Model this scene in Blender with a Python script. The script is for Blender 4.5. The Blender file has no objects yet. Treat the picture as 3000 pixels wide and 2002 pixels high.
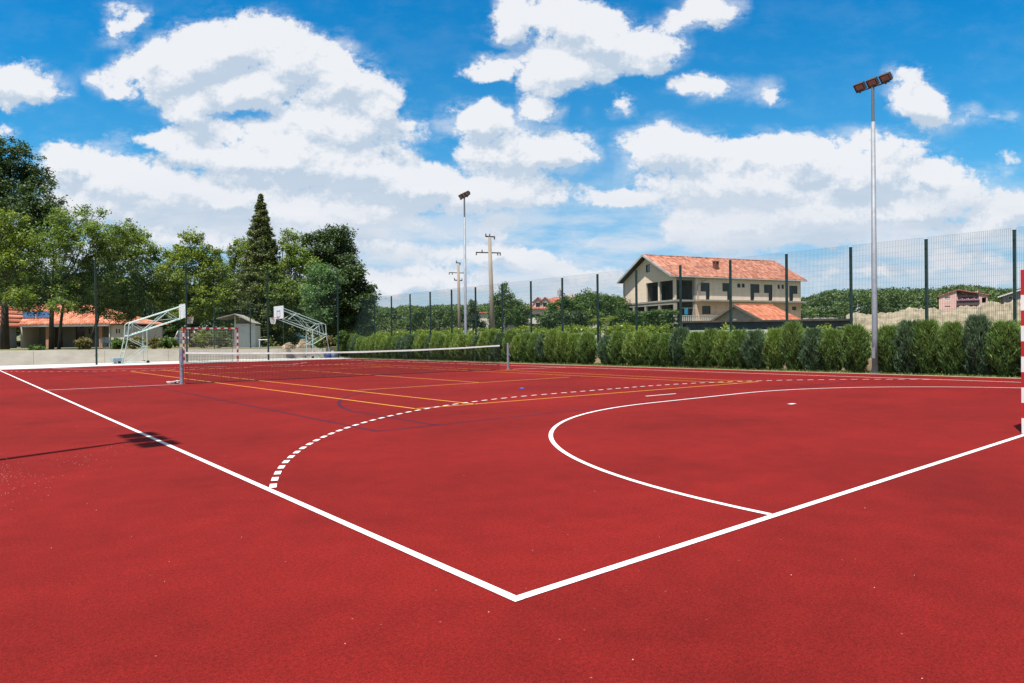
import bpy, math, random
import numpy as np
from mathutils import Vector, Matrix
sc = bpy.context.scene
COL = sc.collection
R = math.radians
rng = np.random.default_rng(7)
random.seed(7)

# ---------------------------------------------------------------- camera
CAM = np.array([-2.16659, -2.62004, 1.28419])
YAW, PIT, ROLL, FPX = 0.68965, -0.00513, -0.01068, 2031.505   # solved from the court markings
_fw = np.array([math.sin(YAW)*math.cos(PIT), math.cos(YAW)*math.cos(PIT), math.sin(PIT)])
_r = np.array([math.cos(YAW), -math.sin(YAW), 0.0])
_u = np.cross(_r, _fw)
RT = math.cos(ROLL)*_r + math.sin(ROLL)*_u
UP = -math.sin(ROLL)*_r + math.cos(ROLL)*_u
cd = bpy.data.cameras.new('camera')
cd.sensor_width = 36.0
cd.lens = FPX/3000*36
cd.clip_start = 0.05
cd.clip_end = 5000
co = bpy.data.objects.new('camera', cd)
COL.objects.link(co)
co.matrix_world = Matrix(((RT[0], UP[0], -_fw[0], CAM[0]), (RT[1], UP[1], -_fw[1], CAM[1]),
                          (RT[2], UP[2], -_fw[2], CAM[2]), (0, 0, 0, 1)))
sc.camera = co
F0 = np.array([math.sin(YAW), math.cos(YAW), 0.0])      # horizontal forward
R0 = np.array([math.cos(YAW), -math.sin(YAW), 0.0])


def ray(u, v):
    return _fw + RT*(u-1500)/FPX - UP*(v-1001)/FPX


def at(u, v, D):
    """point seen at photo pixel (u, v), D metres in front of the camera"""
    d = ray(u, v)
    return CAM + d*D


def gnd(u, v, z=0.0):
    d = ray(u, v)
    return CAM + d*((z-CAM[2])/d[2])


def cw(X, Z, z=0.0):
    """ground plan: X metres right of and Z metres ahead of the camera"""
    p = CAM + R0*X + F0*Z
    return np.array([p[0], p[1], z])


# ---------------------------------------------------------------- light
SUN_EL, SUN_AZ = 67.5, 20.5                # shadows fall 20.5 degrees from +x towards +y
sd = np.array([-math.cos(R(SUN_AZ))*math.cos(R(SUN_EL)), -math.sin(R(SUN_AZ))*math.cos(R(SUN_EL)), math.sin(R(SUN_EL))])
sun = bpy.data.lights.new('sun', 'SUN')
sun.energy = 5.0
sun.angle = R(0.53)
sun.color = (1.0, 0.955, 0.89)
so = bpy.data.objects.new('sun', sun)
COL.objects.link(so)
so.rotation_euler = Vector(sd).to_track_quat('Z', 'Y').to_euler()

sc.view_settings.view_transform = 'Standard'
sc.view_settings.look = 'None'
sc.view_settings.exposure = 0.985
sc.view_settings.gamma = 1.0

# ---------------------------------------------------------------- sky
W = bpy.data.worlds.new('World')
sc.world = W
W.use_nodes = True
W.cycles.sampling_method = 'MANUAL'
W.cycles.sample_map_resolution = 256
nt = W.node_tree
nt.nodes.clear()


def N(t, tree=None, **kw):
    n = (tree or nt).nodes.new(t)
    for k, v in kw.items():
        setattr(n, k, v)
    return n


def link(a, b, tree=None):
    (tree or nt).links.new(a, b)


def mth(op, a, b=None, tree=None, clamp=False):
    t = tree or nt
    n = N('ShaderNodeMath', t, operation=op, use_clamp=clamp)
    for i, x in enumerate((a, b)):
        if x is None:
            continue
        if isinstance(x, (int, float)):
            n.inputs[i].default_value = x
        else:
            link(x, n.inputs[i], t)
    return n.outputs[0]


# clouds: (x, y, half width, half height, tilt degrees, weight); x, y in view units across / up the sky
CL = [(430,150,120,70,15,1),(330,140,60,38,20,.8),(300,175,30,40,0,.6),(520,110,150,60,5,1),(660,130,140,70,-20,1),(780,190,110,70,-40,1),(860,260,70,80,0,.9),
(440,240,62,60,0,1),(560,205,150,48,0,1),(770,290,150,60,-10,1),(690,335,200,45,0,1),(440,335,150,24,-8,.9),(540,300,150,25,4,.7),(640,370,230,45,-3,1),
(800,380,180,80,-25,1),(940,420,150,50,-12,1),(1120,440,170,42,0,1),(960,285,55,16,18,.5),(960,310,50,12,5,.6),
(160,370,65,38,-10,.9),(250,410,130,55,-12,1),(380,440,170,60,-10,1),(230,470,150,40,0,.9),(520,450,150,50,0,1),(450,540,180,32,-6,.85),(250,505,180,30,0,.6),
(650,490,200,60,-5,1),(820,480,130,45,-5,1),(850,545,80,32,-25,.9),(760,560,140,30,0,.7),
(35,190,95,42,-8,1),(35,230,55,30,0,.8),(5,305,22,12,0,.8),
(290,25,55,16,-5,.7),(275,70,42,22,25,.75),(255,195,60,22,-25,.7),(345,205,22,30,0,.75),(580,30,26,12,0,.45),(675,60,16,20,0,.4),(245,335,25,12,-20,.5),
(1185,45,55,55,0,.95),(1290,45,75,48,0,1),(1360,85,95,60,0,1),(1470,115,85,50,0,1),(1300,150,120,48,0,1),(1130,160,58,24,8,.9),(1255,190,60,28,0,.8),
(1560,55,60,26,10,.7),(1630,25,62,38,0,.85),(1110,280,72,48,0,1),(1235,255,38,38,0,.8),(1145,345,95,38,5,.9),(1270,352,90,44,12,1),(1190,385,110,22,0,.8),
(1430,457,95,20,-3,.85),(1330,435,50,20,0,.5),(1140,512,78,13,0,.7),(1610,200,82,22,-5,.8),(1760,213,36,20,-10,.7),(1437,240,24,24,-30,.7),(1375,240,14,7,0,.4),
(1550,345,110,48,-8,1),(1700,355,90,40,0,.9),(1850,355,120,45,0,1),(1700,415,220,60,0,1),(1950,400,190,62,0,1),(2120,400,110,32,0,.9),(2020,330,100,30,0,.75),
(1700,510,170,55,0,1),(1900,490,210,60,0,1),(2090,480,130,50,8,1),(1620,540,80,32,-10,.9),(1500,415,25,14,0,.6),(1430,365,50,16,0,.4),(2190,445,80,36,15,.95),(2300,490,85,48,20,1),(2230,540,110,30,0,.7),
(2110,235,72,44,-30,.9),(2080,163,45,22,0,.6),(2222,265,26,26,-40,.5),(2300,272,42,24,10,.4),(2320,372,42,24,10,.5),(2150,285,40,18,-20,.5),
(1190,590,130,26,-8,.95),(1130,565,60,22,0,.8),(1020,590,170,30,0,.6),(920,645,260,38,0,.8),(1330,560,80,16,0,.45),(1300,635,130,26,0,.6),(1060,540,60,16,0,.4),(1480,650,160,26,0,.5),
(2050,560,60,22,0,.7),(2190,590,150,22,-6,.6),(2050,620,160,20,0,.5),(1900,635,60,18,0,.6),(2280,640,130,22,0,.5),(1480,500,60,12,0,.3),(1690,590,140,18,0,.5),(960,530,110,22,0,.5)]


def sky_ab(x, y):
    d = ray(x*1.2766, y*1.2766)
    q = d @ F0
    return (d @ R0)/q, d[2]/q


K = 1.2766/FPX


def cloud_D(A, B):
    """sum field of the cloud ellipses over a grid of sky positions"""
    D = np.zeros_like(A)
    for (x, y, rx, ry, an, w) in CL:
        a0, b0 = sky_ab(x, y)
        c, s_ = math.cos(R(an)), math.sin(R(an))
        da, db = A-a0, B-b0
        r = np.hypot((da*c+db*s_)/(rx*K), (-da*s_+db*c)/(ry*K))
        f = w*np.clip((1.75-r)/1.5, 0, 1)
        h = np.maximum(.25-np.abs(D-f), 0)/.25
        D = np.maximum(D, f)+h**3*.25/6
    return D


# the field is stored as a short sum of products f(across) * g(up), each f and g a colour ramp
def hat(x, knots):
    d = knots[1]-knots[0]
    return np.clip(1-np.abs(x[:, None]-knots[None])/d, 0, 1)


RANK = 21
B0, B1 = 0.0, 0.56
def ramp_node(g, vals, src):
    r = N('ShaderNodeValToRGB', g)
    el = r.color_ramp.elements
    n = len(vals)
    while len(el) < n:
        el.new(.5)
    for i in range(n):
        el[i].position = i/(n-1)
    for i in range(n):
        el[i].color = tuple(float(q) for q in vals[i])
    link(src, r.inputs[0], g)
    return r


def field_group(name, A0, A1):
    ka, kb = np.linspace(A0, A1, 32), np.linspace(B0, B1, 32)
    xa, xb = np.linspace(A0, A1, 160), np.linspace(B0, B1, 160)
    Ha, Hb = hat(xa, ka), hat(xb, kb)
    D = cloud_D(*np.meshgrid(xa, xb, indexing='ij'))
    Ca = np.linalg.pinv(Ha) @ D @ np.linalg.pinv(Hb).T
    U, S, V = np.linalg.svd(Ca)
    g = bpy.data.node_groups.new(name, 'ShaderNodeTree')
    g.interface.new_socket('a', in_out='INPUT', socket_type='NodeSocketFloat')
    g.interface.new_socket('b', in_out='INPUT', socket_type='NodeSocketFloat')
    g.interface.new_socket('D', in_out='OUTPUT', socket_type='NodeSocketFloat')
    gi, go = N('NodeGroupInput', g), N('NodeGroupOutput', g)
    def unit(x, lo, hi):
        m = N('ShaderNodeMapRange', g)
        m.inputs[1].default_value = lo; m.inputs[2].default_value = hi
        link(x, m.inputs[0], g)
        return m.outputs[0]
    ua, ub = unit(gi.outputs[0], A0, A1), unit(gi.outputs[1], B0, B1)
    acc = None
    for k in range(0, RANK, 3):
        fa, fb = U[:, k:k+3], V[k:k+3].T
        sa, sb = np.abs(fa).max(0)+1e-9, np.abs(fb).max(0)+1e-9
        outs = []
        for f, sc_, src in ((fa, sa, ua), (fb, sb, ub)):
            c = f/sc_/2+.5
            c = np.hstack([c, np.zeros((32, 3-c.shape[1]))+.5, np.ones((32, 1))])
            r = ramp_node(g, c, src)
            v = N('ShaderNodeVectorMath', g, operation='SUBTRACT')
            link(r.outputs[0], v.inputs[0], g)
            v.inputs[1].default_value = (.5, .5, .5)
            outs.append(v.outputs[0])
        w = S[k:k+3]*sa*sb*4
        w = list(w)+[0]*(3-len(w))
        v = N('ShaderNodeVectorMath', g, operation='MULTIPLY')
        link(outs[0], v.inputs[0], g)
        v.inputs[1].default_value = tuple(float(q) for q in w)
        d = N('ShaderNodeVectorMath', g, operation='DOT_PRODUCT')
        link(v.outputs[0], d.inputs[0], g); link(outs[1], d.inputs[1], g)
        acc = d.outputs['Value'] if acc is None else mth('ADD', acc, d.outputs['Value'], g)
    link(acc, go.inputs[0], g)
    return g


GL, GR = field_group('clouds_west', -.80, .02), field_group('clouds_east', -.02, .80)
g = bpy.data.node_groups.new('cloud_field', 'ShaderNodeTree')
g.interface.new_socket('P', in_out='INPUT', socket_type='NodeSocketVector')
g.interface.new_socket('D', in_out='OUTPUT', socket_type='NodeSocketFloat')
gi, go = N('NodeGroupInput', g), N('NodeGroupOutput', g)
sx = N('ShaderNodeSeparateXYZ', g)
link(gi.outputs[0], sx.inputs[0], g)
hl, hr = N('ShaderNodeGroup', g, node_tree=GL), N('ShaderNodeGroup', g, node_tree=GR)
for h in (hl, hr):
    link(sx.outputs[0], h.inputs[0], g); link(sx.outputs[1], h.inputs[1], g)
def mix_f(f, x, y, tree):
    m = N('ShaderNodeMix', tree)
    for q, i in ((f, 0), (x, 2), (y, 3)):
        if isinstance(q, (int, float)):
            m.inputs[i].default_value = q
        else:
            link(q, m.inputs[i], tree)
    return m.outputs[0]
def step(x, lo, hi, tree):
    m = N('ShaderNodeMapRange', tree)
    m.inputs[1].default_value = lo; m.inputs[2].default_value = hi
    link(x, m.inputs[0], tree)
    return m.outputs[0]
both = mix_f(step(sx.outputs[0], -.015, .015, g), hl.outputs[0], hr.outputs[0], g)
# outside the sky one can see from here: scattered fair-weather clouds
out = N('ShaderNodeMath', g, operation='MAXIMUM')
link(step(mth('ABSOLUTE', sx.outputs[0], None, g), .76, .82, g), out.inputs[0], g)
link(step(sx.outputs[1], .52, .57, g), out.inputs[1], g)
link(mix_f(out.outputs[0], both, .38, g), go.inputs[0], g)

tc = N('ShaderNodeTexCoord')
def dot(vec):
    n = N('ShaderNodeVectorMath', operation='DOT_PRODUCT')
    link(tc.outputs['Generated'], n.inputs[0])
    n.inputs[1].default_value = tuple(vec)
    return n.outputs['Value']
df = mth('MAXIMUM', mth('ABSOLUTE', dot(F0)), 0.08)
ca = mth('DIVIDE', dot(R0), df)
cb = mth('DIVIDE', dot((0, 0, 1)), df)
P = N('ShaderNodeCombineXYZ')
link(ca, P.inputs[0]); link(cb, P.inputs[1])


def noise(vec, scale, detail, rough=.55, sc3=None, off=(0, 0, 0)):
    v = vec
    if sc3:
        m = N('ShaderNodeMapping')
        m.inputs['Scale'].default_value = sc3
        m.inputs['Location'].default_value = off
        link(vec, m.inputs[0])
        v = m.outputs[0]
    n = N('ShaderNodeTexNoise')
    n.inputs['Scale'].default_value = scale
    n.inputs['Detail'].default_value = detail
    n.inputs['Roughness'].default_value = rough
    link(v, n.inputs['Vector'])
    return n


# domain warp gives the ragged cumulus outline
wn = noise(P.outputs[0], 20, 4, .6, (1, 1.1, 1))
wv = N('ShaderNodeVectorMath', operation='MULTIPLY_ADD')
link(wn.outputs['Color'], wv.inputs[0])
wv.inputs[1].default_value = (.05, .04, 0)
wv.inputs[2].default_value = (-.025, -.02, 0)
pw = N('ShaderNodeVectorMath', operation='ADD')
link(P.outputs[0], pw.inputs[0]); link(wv.outputs[0], pw.inputs[1])
pw2 = N('ShaderNodeVectorMath', operation='ADD')
link(pw.outputs[0], pw2.inputs[0]); pw2.inputs[1].default_value = (-.014, .030, 0)
G1 = N('ShaderNodeGroup', node_tree=g); link(pw.outputs[0], G1.inputs[0])
G2 = N('ShaderNodeGroup', node_tree=g); link(pw2.outputs[0], G2.inputs[0])
n1 = noise(P.outputs[0], 19, 12, .70, (1, 1.2, 1), (3.1, 1.7, 0))
n2 = noise(P.outputs[0], 19, 6, .68, (1, 1.2, 1), (3.1-.004, 1.7+.014, 0))
amp = mth('ADD', mth('MULTIPLY', G1.outputs[0], 2.3), .04)
dens = mth('ADD', G1.outputs[0], mth('MULTIPLY', mth('SUBTRACT', n1.outputs[0], .5), amp))
def rng_map(x, a, b, c=0., d=1., smooth=True):
    m = N('ShaderNodeMapRange', interpolation_type='SMOOTHSTEP' if smooth else 'LINEAR')
    for i, k in enumerate((a, b, c, d)):
        m.inputs[i+1].default_value = k
    link(x, m.inputs[0])
    return m.outputs[0]
wisp = noise(P.outputs[0], 9, 8, .7, (1, 2.0, 1), (9, 6, 0))
thin = mth('MULTIPLY', mth('MULTIPLY', rng_map(G1.outputs[0], .17, .42), rng_map(wisp.outputs[0], .40, .64)), .50)
cover = mth('MAXIMUM', thin, rng_map(dens, .31, .54))
# shade: thick cloud above (towards the sun) means a greyer body
above = mth('ADD', G2.outputs[0], mth('MULTIPLY', mth('SUBTRACT', n2.outputs[0], .5), 1.5))
relief = mth('SUBTRACT', mth('ADD', G1.outputs[0], mth('MULTIPLY', mth('SUBTRACT', n1.outputs[0], .5), 1.5)), above)
n3 = noise(P.outputs[0], 6, 5, .6, (1, 2.4, 1), (5, 4, 0))
# billows: fine relief lit from the upper left, a broad grey towards the flat base
sh_ = mth('ADD', mth('MULTIPLY', relief, -1.9), mth('MULTIPLY', above, .40))
sh_ = mth('ADD', sh_, mth('MULTIPLY', n3.outputs[0], .80))
sh_ = mth('ADD', sh_, mth('MULTIPLY', rng_map(cb, .34, .12), .24))
shade = rng_map(sh_, .44, 1.22, smooth=False)

sky = N('ShaderNodeTexSky', sky_type='NISHITA', sun_disc=False)
sky.sun_elevation = R(SUN_EL)
sky.sun_rotation = math.atan2(sd[0], sd[1])
sky.altitude = 100
sky.air_density = 1.0
sky.dust_density = .6
sky.ozone_density = 2.0
# the deep azure of a polarised summer sky, by height above the horizon
tr = N('ShaderNodeValToRGB')
TT = [(0, (.80, 1.06, 1.42)), (.14, (.78, 1.08, 1.38)), (.22, (.62, 1.18, 1.42)), (.32, (.50, 1.26, 1.50)), (.44, (.34, 1.26, 1.60)), (.62, (.16, 1.20, 1.66)), (.78, (.05, 1.14, 1.70)), (1, (.6, 1, 1.25))]
el = tr.color_ramp.elements
while len(el) < len(TT):
    el.new(.5)
for i, (p, c) in enumerate(TT):
    el[i].position = p
for i, (p, c) in enumerate(TT):
    el[i].color = (c[0]/2, c[1]/2, c[2]/2, 1)
link(mth('MULTIPLY', cb, 1.6), tr.inputs[0])
SKY_TINT = N('ShaderNodeVectorMath', operation='MULTIPLY')
link(sky.outputs[0], SKY_TINT.inputs[0]); link(tr.outputs[0], SKY_TINT.inputs[1])
dbl = N('ShaderNodeVectorMath', operation='SCALE')
dbl.inputs['Scale'].default_value = 2
link(SKY_TINT.outputs[0], dbl.inputs[0])

ccol = N('ShaderNodeMix', data_type='RGBA')
ccol.inputs[6].default_value = (8.9, 9.05, 9.4, 1)       # sunlit cloud
ccol.inputs[7].default_value = (5.5, 6.55, 7.8, 1)        # shaded base
link(shade, ccol.inputs[0])
mx = N('ShaderNodeMix', data_type='RGBA')
link(mth('MULTIPLY', cover, .97), mx.inputs[0])
link(dbl.outputs[0], mx.inputs[6])
link(ccol.outputs[2], mx.inputs[7])
# thin streaky veil low over the horizon
vn = noise(P.outputs[0], 5, 7, .62, (1, 4.0, 1), (8, 2, 0))
veil = mth('MULTIPLY', rng_map(cb, .27, .12), rng_map(vn.outputs[0], .36, .62, .10, .85))
mv = N('ShaderNodeMix', data_type='RGBA')
link(veil, mv.inputs[0])
link(mx.outputs[2], mv.inputs[6])
mv.inputs[7].default_value = (7.4, 7.9, 8.7, 1)
bg = N('ShaderNodeBackground')
bg.inputs['Strength'].default_value = 0.05
link(mv.outputs[2], bg.inputs['Color'])
wo = N('ShaderNodeOutputWorld')
link(bg.outputs[0], wo.inputs['Surface'])

# ================================================================ helpers
def tag(o, label=None, cat=None, group=None, kind=None):
    for k, v in (('label', label), ('category', cat), ('group', group), ('kind', kind)):
        if v:
            o[k] = v
    return o


def empty(name, loc, label, cat, group=None, rz=0.0):
    o = bpy.data.objects.new(name, None)
    o.empty_display_size = .2
    o.location = tuple(float(x) for x in loc)
    o.rotation_euler = (0, 0, rz)
    COL.objects.link(o)
    return tag(o, label, cat, group)


def copy_tree(o, parent=None):
    c = o.copy()
    COL.objects.link(c)
    c.parent = parent
    for ch in list(o.children):
        copy_tree(ch, c)
    return c


class MB:
    """collects polygons; build() links them as ONE mesh object"""
    def __init__(s):
        s.v = []; s.f = []; s.n = 0; s.t = []

    def add(s, V, F, tint=None):
        V = np.asarray(V, float)
        s.v.append(V)
        for f in F:
            s.f.append(tuple(int(i)+s.n for i in f))
        s.n += len(V)
        return s

    def box(s, c, h, M=None):
        """centre c, half sizes h, optional 3x3 axes (columns)"""
        q = np.array([[x, y, z] for x in (-1, 1) for y in (-1, 1) for z in (-1, 1)])*np.array(h)
        if M is not None:
            q = q @ np.array(M).T
        return s.add(q+np.array(c), [(0, 1, 3, 2), (4, 6, 7, 5), (0, 4, 5, 1), (2, 3, 7, 6), (0, 2, 6, 4), (1, 5, 7, 3)])

    def lohi(s, a, b):
        a, b = np.array(a, float), np.array(b, float)
        return s.box((a+b)/2, np.abs(b-a)/2)

    def tube(s, pts, r, n=8, cap=True):
        pts = [np.array(p, float) for p in pts]
        rs = [r]*len(pts) if np.isscalar(r) else list(r)
        V = []; F = []
        ref = None
        for i, p in enumerate(pts):
            t = pts[min(i+1, len(pts)-1)]-pts[max(i-1, 0)]
            t = t/(np.linalg.norm(t)+1e-9)
            if ref is None:
                ref = np.array([0, 0, 1.]) if abs(t[2]) < .9 else np.array([1., 0, 0])
            a = np.cross(t, ref); a /= np.linalg.norm(a)+1e-9
            b = np.cross(t, a)
            ref = -b if np.linalg.norm(b) > .1 else ref
            ref = np.cross(a, t)
            for k in range(n):
                an = 2*math.pi*(k+.5)/n
                V.append(p+rs[i]*(math.cos(an)*a+math.sin(an)*b))
        for i in range(len(pts)-1):
            for k in range(n):
                k2 = (k+1) % n
                F.append((i*n+k, (i+1)*n+k, (i+1)*n+k2, i*n+k2))
        if cap:
            F.append(tuple(range(n))); F.append(tuple(reversed(range((len(pts)-1)*n, len(pts)*n))))
        return s.add(V, F)

    def quad(s, a, b, c, d):
        return s.add([a, b, c, d], [(0, 1, 2, 3)])

    def build(s, name, mat, parent=None, smooth=False, origin=None):
        me = bpy.data.meshes.new(name)
        V = np.concatenate(s.v) if s.v else np.zeros((0, 3))
        if origin is not None:
            V = V-np.array(origin)
        me.from_pydata(V.tolist(), [], s.f)
        if smooth:
            me.polygons.foreach_set('use_smooth', [True]*len(me.polygons))
        me.update()
        o = bpy.data.objects.new(name, me)
        if mat is not None:
            me.materials.append(mat)
        COL.objects.link(o)
        if origin is not None:
            o.location = tuple(float(x) for x in origin)
        if parent is not None:
            o.parent = parent
        return o


def world_part(mb, name, mat, parent, smooth=False):
    """mesh given in world coordinates, child of an unrotated Empty"""
    o = mb.build(name, mat, None, smooth, origin=np.array(parent.location))
    o.location = (0, 0, 0)
    o.parent = parent
    return o


def quads_mesh(name, V, mat, tint=None, parent=None, origin=None):
    """V (n,4,3) quads built fast, with a per-leaf 'tint' value"""
    n = len(V)
    if origin is not None:
        V = V-np.array(origin)
    me = bpy.data.meshes.new(name)
    me.vertices.add(4*n); me.loops.add(4*n); me.polygons.add(n)
    me.vertices.foreach_set('co', V.astype(np.float32).ravel())
    me.loops.foreach_set('vertex_index', np.arange(4*n, dtype=np.int32))
    me.polygons.foreach_set('loop_start', np.arange(0, 4*n, 4, dtype=np.int32))
    me.polygons.foreach_set('loop_total', np.full(n, 4, dtype=np.int32))
    if tint is not None:
        a = me.attributes.new('tint', 'FLOAT', 'FACE')
        a.data.foreach_set('value', tint.astype(np.float32))
    me.update(calc_edges=True)
    me.materials.append(mat)
    o = bpy.data.objects.new(name, me)
    COL.objects.link(o)
    if parent is not None:
        o.parent = parent
    return o


# ---------------------------------------------------------------- materials
ALB = .72      # overall reflectance level that suits the exposure


def mat(name, col, rough=.8, var=.12, scale=3.0, bump=0.0, bscale=40.0, metal=0.0, spec=.5, col2=None, detail=5, coord='Object', sc3=None):
    m = bpy.data.materials.new(name)
    m.use_nodes = True
    t = m.node_tree
    p = t.nodes['Principled BSDF']
    col = tuple(c*ALB for c in col)
    col2 = tuple(c*ALB for c in col2) if col2 else None
    p.inputs['Roughness'].default_value = rough
    p.inputs['Metallic'].default_value = metal
    p.inputs['Specular IOR Level'].default_value = spec
    tc_ = N('ShaderNodeTexCoord', t)
    src = tc_.outputs[coord]
    if sc3:
        mp = N('ShaderNodeMapping', t)
        mp.inputs['Scale'].default_value = sc3
        link(src, mp.inputs[0], t)
        src = mp.outputs[0]
    n = N('ShaderNodeTexNoise', t)
    n.inputs['Scale'].default_value = scale
    n.inputs['Detail'].default_value = detail
    n.inputs['Roughness'].default_value = .62
    link(src, n.inputs['Vector'], t)
    mx_ = N('ShaderNodeMix', t, data_type='RGBA')
    c2 = col2 or tuple(c*(1-2.2*var) for c in col)
    c1 = col if col2 else tuple(min(1, c*(1+var)) for c in col)
    mx_.inputs[6].default_value = (*c1, 1)
    mx_.inputs[7].default_value = (*c2, 1)
    mr_ = N('ShaderNodeMapRange', t)
    mr_.inputs[1].default_value = .3; mr_.inputs[2].default_value = .7
    link(n.outputs[0], mr_.inputs[0], t)
    link(mr_.outputs[0], mx_.inputs[0], t)
    link(mx_.outputs[2], p.inputs['Base Color'], t)
    if bump:
        nb = N('ShaderNodeTexNoise', t)
        nb.inputs['Scale'].default_value = bscale
        nb.inputs['Detail'].default_value = 4
        link(src, nb.inputs['Vector'], t)
        b = N('ShaderNodeBump', t)
        b.inputs['Strength'].default_value = bump
        b.inputs['Distance'].default_value = .02
        link(nb.outputs[0], b.inputs['Height'], t)
        link(b.outputs[0], p.inputs['Normal'], t)
    return m


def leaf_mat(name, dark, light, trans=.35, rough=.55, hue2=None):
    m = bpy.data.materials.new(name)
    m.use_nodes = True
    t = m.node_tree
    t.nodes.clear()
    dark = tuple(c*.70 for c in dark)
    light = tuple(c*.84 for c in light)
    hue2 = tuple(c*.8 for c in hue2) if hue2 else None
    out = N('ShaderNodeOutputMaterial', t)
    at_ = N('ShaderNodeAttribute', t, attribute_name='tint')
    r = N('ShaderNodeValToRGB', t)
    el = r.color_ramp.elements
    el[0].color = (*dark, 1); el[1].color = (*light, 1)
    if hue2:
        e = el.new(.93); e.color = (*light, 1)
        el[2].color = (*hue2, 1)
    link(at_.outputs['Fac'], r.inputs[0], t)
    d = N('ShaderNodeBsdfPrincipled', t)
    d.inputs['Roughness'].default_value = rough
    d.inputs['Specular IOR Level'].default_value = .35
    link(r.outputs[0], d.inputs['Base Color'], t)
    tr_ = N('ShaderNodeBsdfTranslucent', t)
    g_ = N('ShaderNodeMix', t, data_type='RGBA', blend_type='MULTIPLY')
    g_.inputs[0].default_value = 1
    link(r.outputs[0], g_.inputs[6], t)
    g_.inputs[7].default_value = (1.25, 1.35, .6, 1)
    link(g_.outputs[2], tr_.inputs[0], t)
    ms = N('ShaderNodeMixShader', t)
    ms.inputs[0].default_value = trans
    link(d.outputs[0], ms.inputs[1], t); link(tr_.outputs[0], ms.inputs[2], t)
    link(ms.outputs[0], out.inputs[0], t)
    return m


def glass_mat(name, col=(.02, .03, .035), rough=.08):
    m = bpy.data.materials.new(name)
    m.use_nodes = True
    p = m.node_tree.nodes['Principled BSDF']
    p.inputs['Base Color'].default_value = (*col, 1)
    p.inputs['Roughness'].default_value = rough
    p.inputs['Specular IOR Level'].default_value = .6
    return m


def tile_mat(name, c1, c2, c3, ux, scale=1.0, rows=0.33, cols=.22):
    """pantiled roof: columns run down the slope; ux = unit vector along the ridge"""
    m = bpy.data.materials.new(name)
    m.use_nodes = True
    t = m.node_tree
    p = t.nodes['Principled BSDF']
    p.inputs['Roughness'].default_value = .85
    ge = N('ShaderNodeNewGeometry', t)
    dx = N('ShaderNodeVectorMath', t, operation='DOT_PRODUCT')
    link(ge.outputs['Position'], dx.inputs[0], t); dx.inputs[1].default_value = tuple(ux)
    sz = N('ShaderNodeSeparateXYZ', t); link(ge.outputs['Position'], sz.inputs[0], t)
    cell = N('ShaderNodeCombineXYZ', t)
    u_ = mth('DIVIDE', dx.outputs['Value'], cols, t); v_ = mth('DIVIDE', sz.outputs[2], rows*.45, t)
    link(mth('FLOOR', u_, None, t), cell.inputs[0], t); link(mth('FLOOR', v_, None, t), cell.inputs[1], t)
    wn_ = N('ShaderNodeTexWhiteNoise', t, noise_dimensions='2D'); link(cell.outputs[0], wn_.inputs[0], t)
    r = N('ShaderNodeValToRGB', t)
    el = r.color_ramp.elements
    c1, c2, c3 = (tuple(c*ALB for c in q) for q in (c1, c2, c3))
    el[0].color = (*c1, 1); el[1].color = (*c3, 1)
    e = el.new(.5); e.color = (*c2, 1)
    link(wn_.outputs[0], r.inputs[0], t)
    nn = N('ShaderNodeTexNoise', t); nn.inputs['Scale'].default_value = .6; nn.inputs['Detail'].default_value = 5
    link(ge.outputs['Position'], nn.inputs['Vector'], t)
    dk = N('ShaderNodeMix', t, data_type='RGBA', blend_type='MULTIPLY')
    link(step(nn.outputs[0], .42, .68, t), dk.inputs[0], t)
    link(r.outputs[0], dk.inputs[6], t); dk.inputs[7].default_value = (.80, .76, .76, 1)
    link(dk.outputs[2], p.inputs['Base Color'], t)
    wave = mth('ABSOLUTE', mth('SINE', mth('MULTIPLY', u_, math.pi, t), None, t), None, t)
    saw = mth('FRACT', v_, None, t)
    hgt = mth('ADD', mth('MULTIPLY', wave, .12*cols/.3, t), mth('MULTIPLY', saw, -.03, t), t)
    b = N('ShaderNodeBump', t); b.inputs['Strength'].default_value = .9; b.inputs['Distance'].default_value = 1
    link(hgt, b.inputs['Height'], t); link(b.outputs[0], p.inputs['Normal'], t)
    return m

# ================================================================ ground and court
def sheet(name, pts, z, m, kind='structure', sub=1):
    mb = MB(); mb.add([(x, y, z) for x, y in pts], [tuple(range(len(pts)))])
    o = mb.build(name, m)
    return tag(o, kind=kind)


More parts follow.
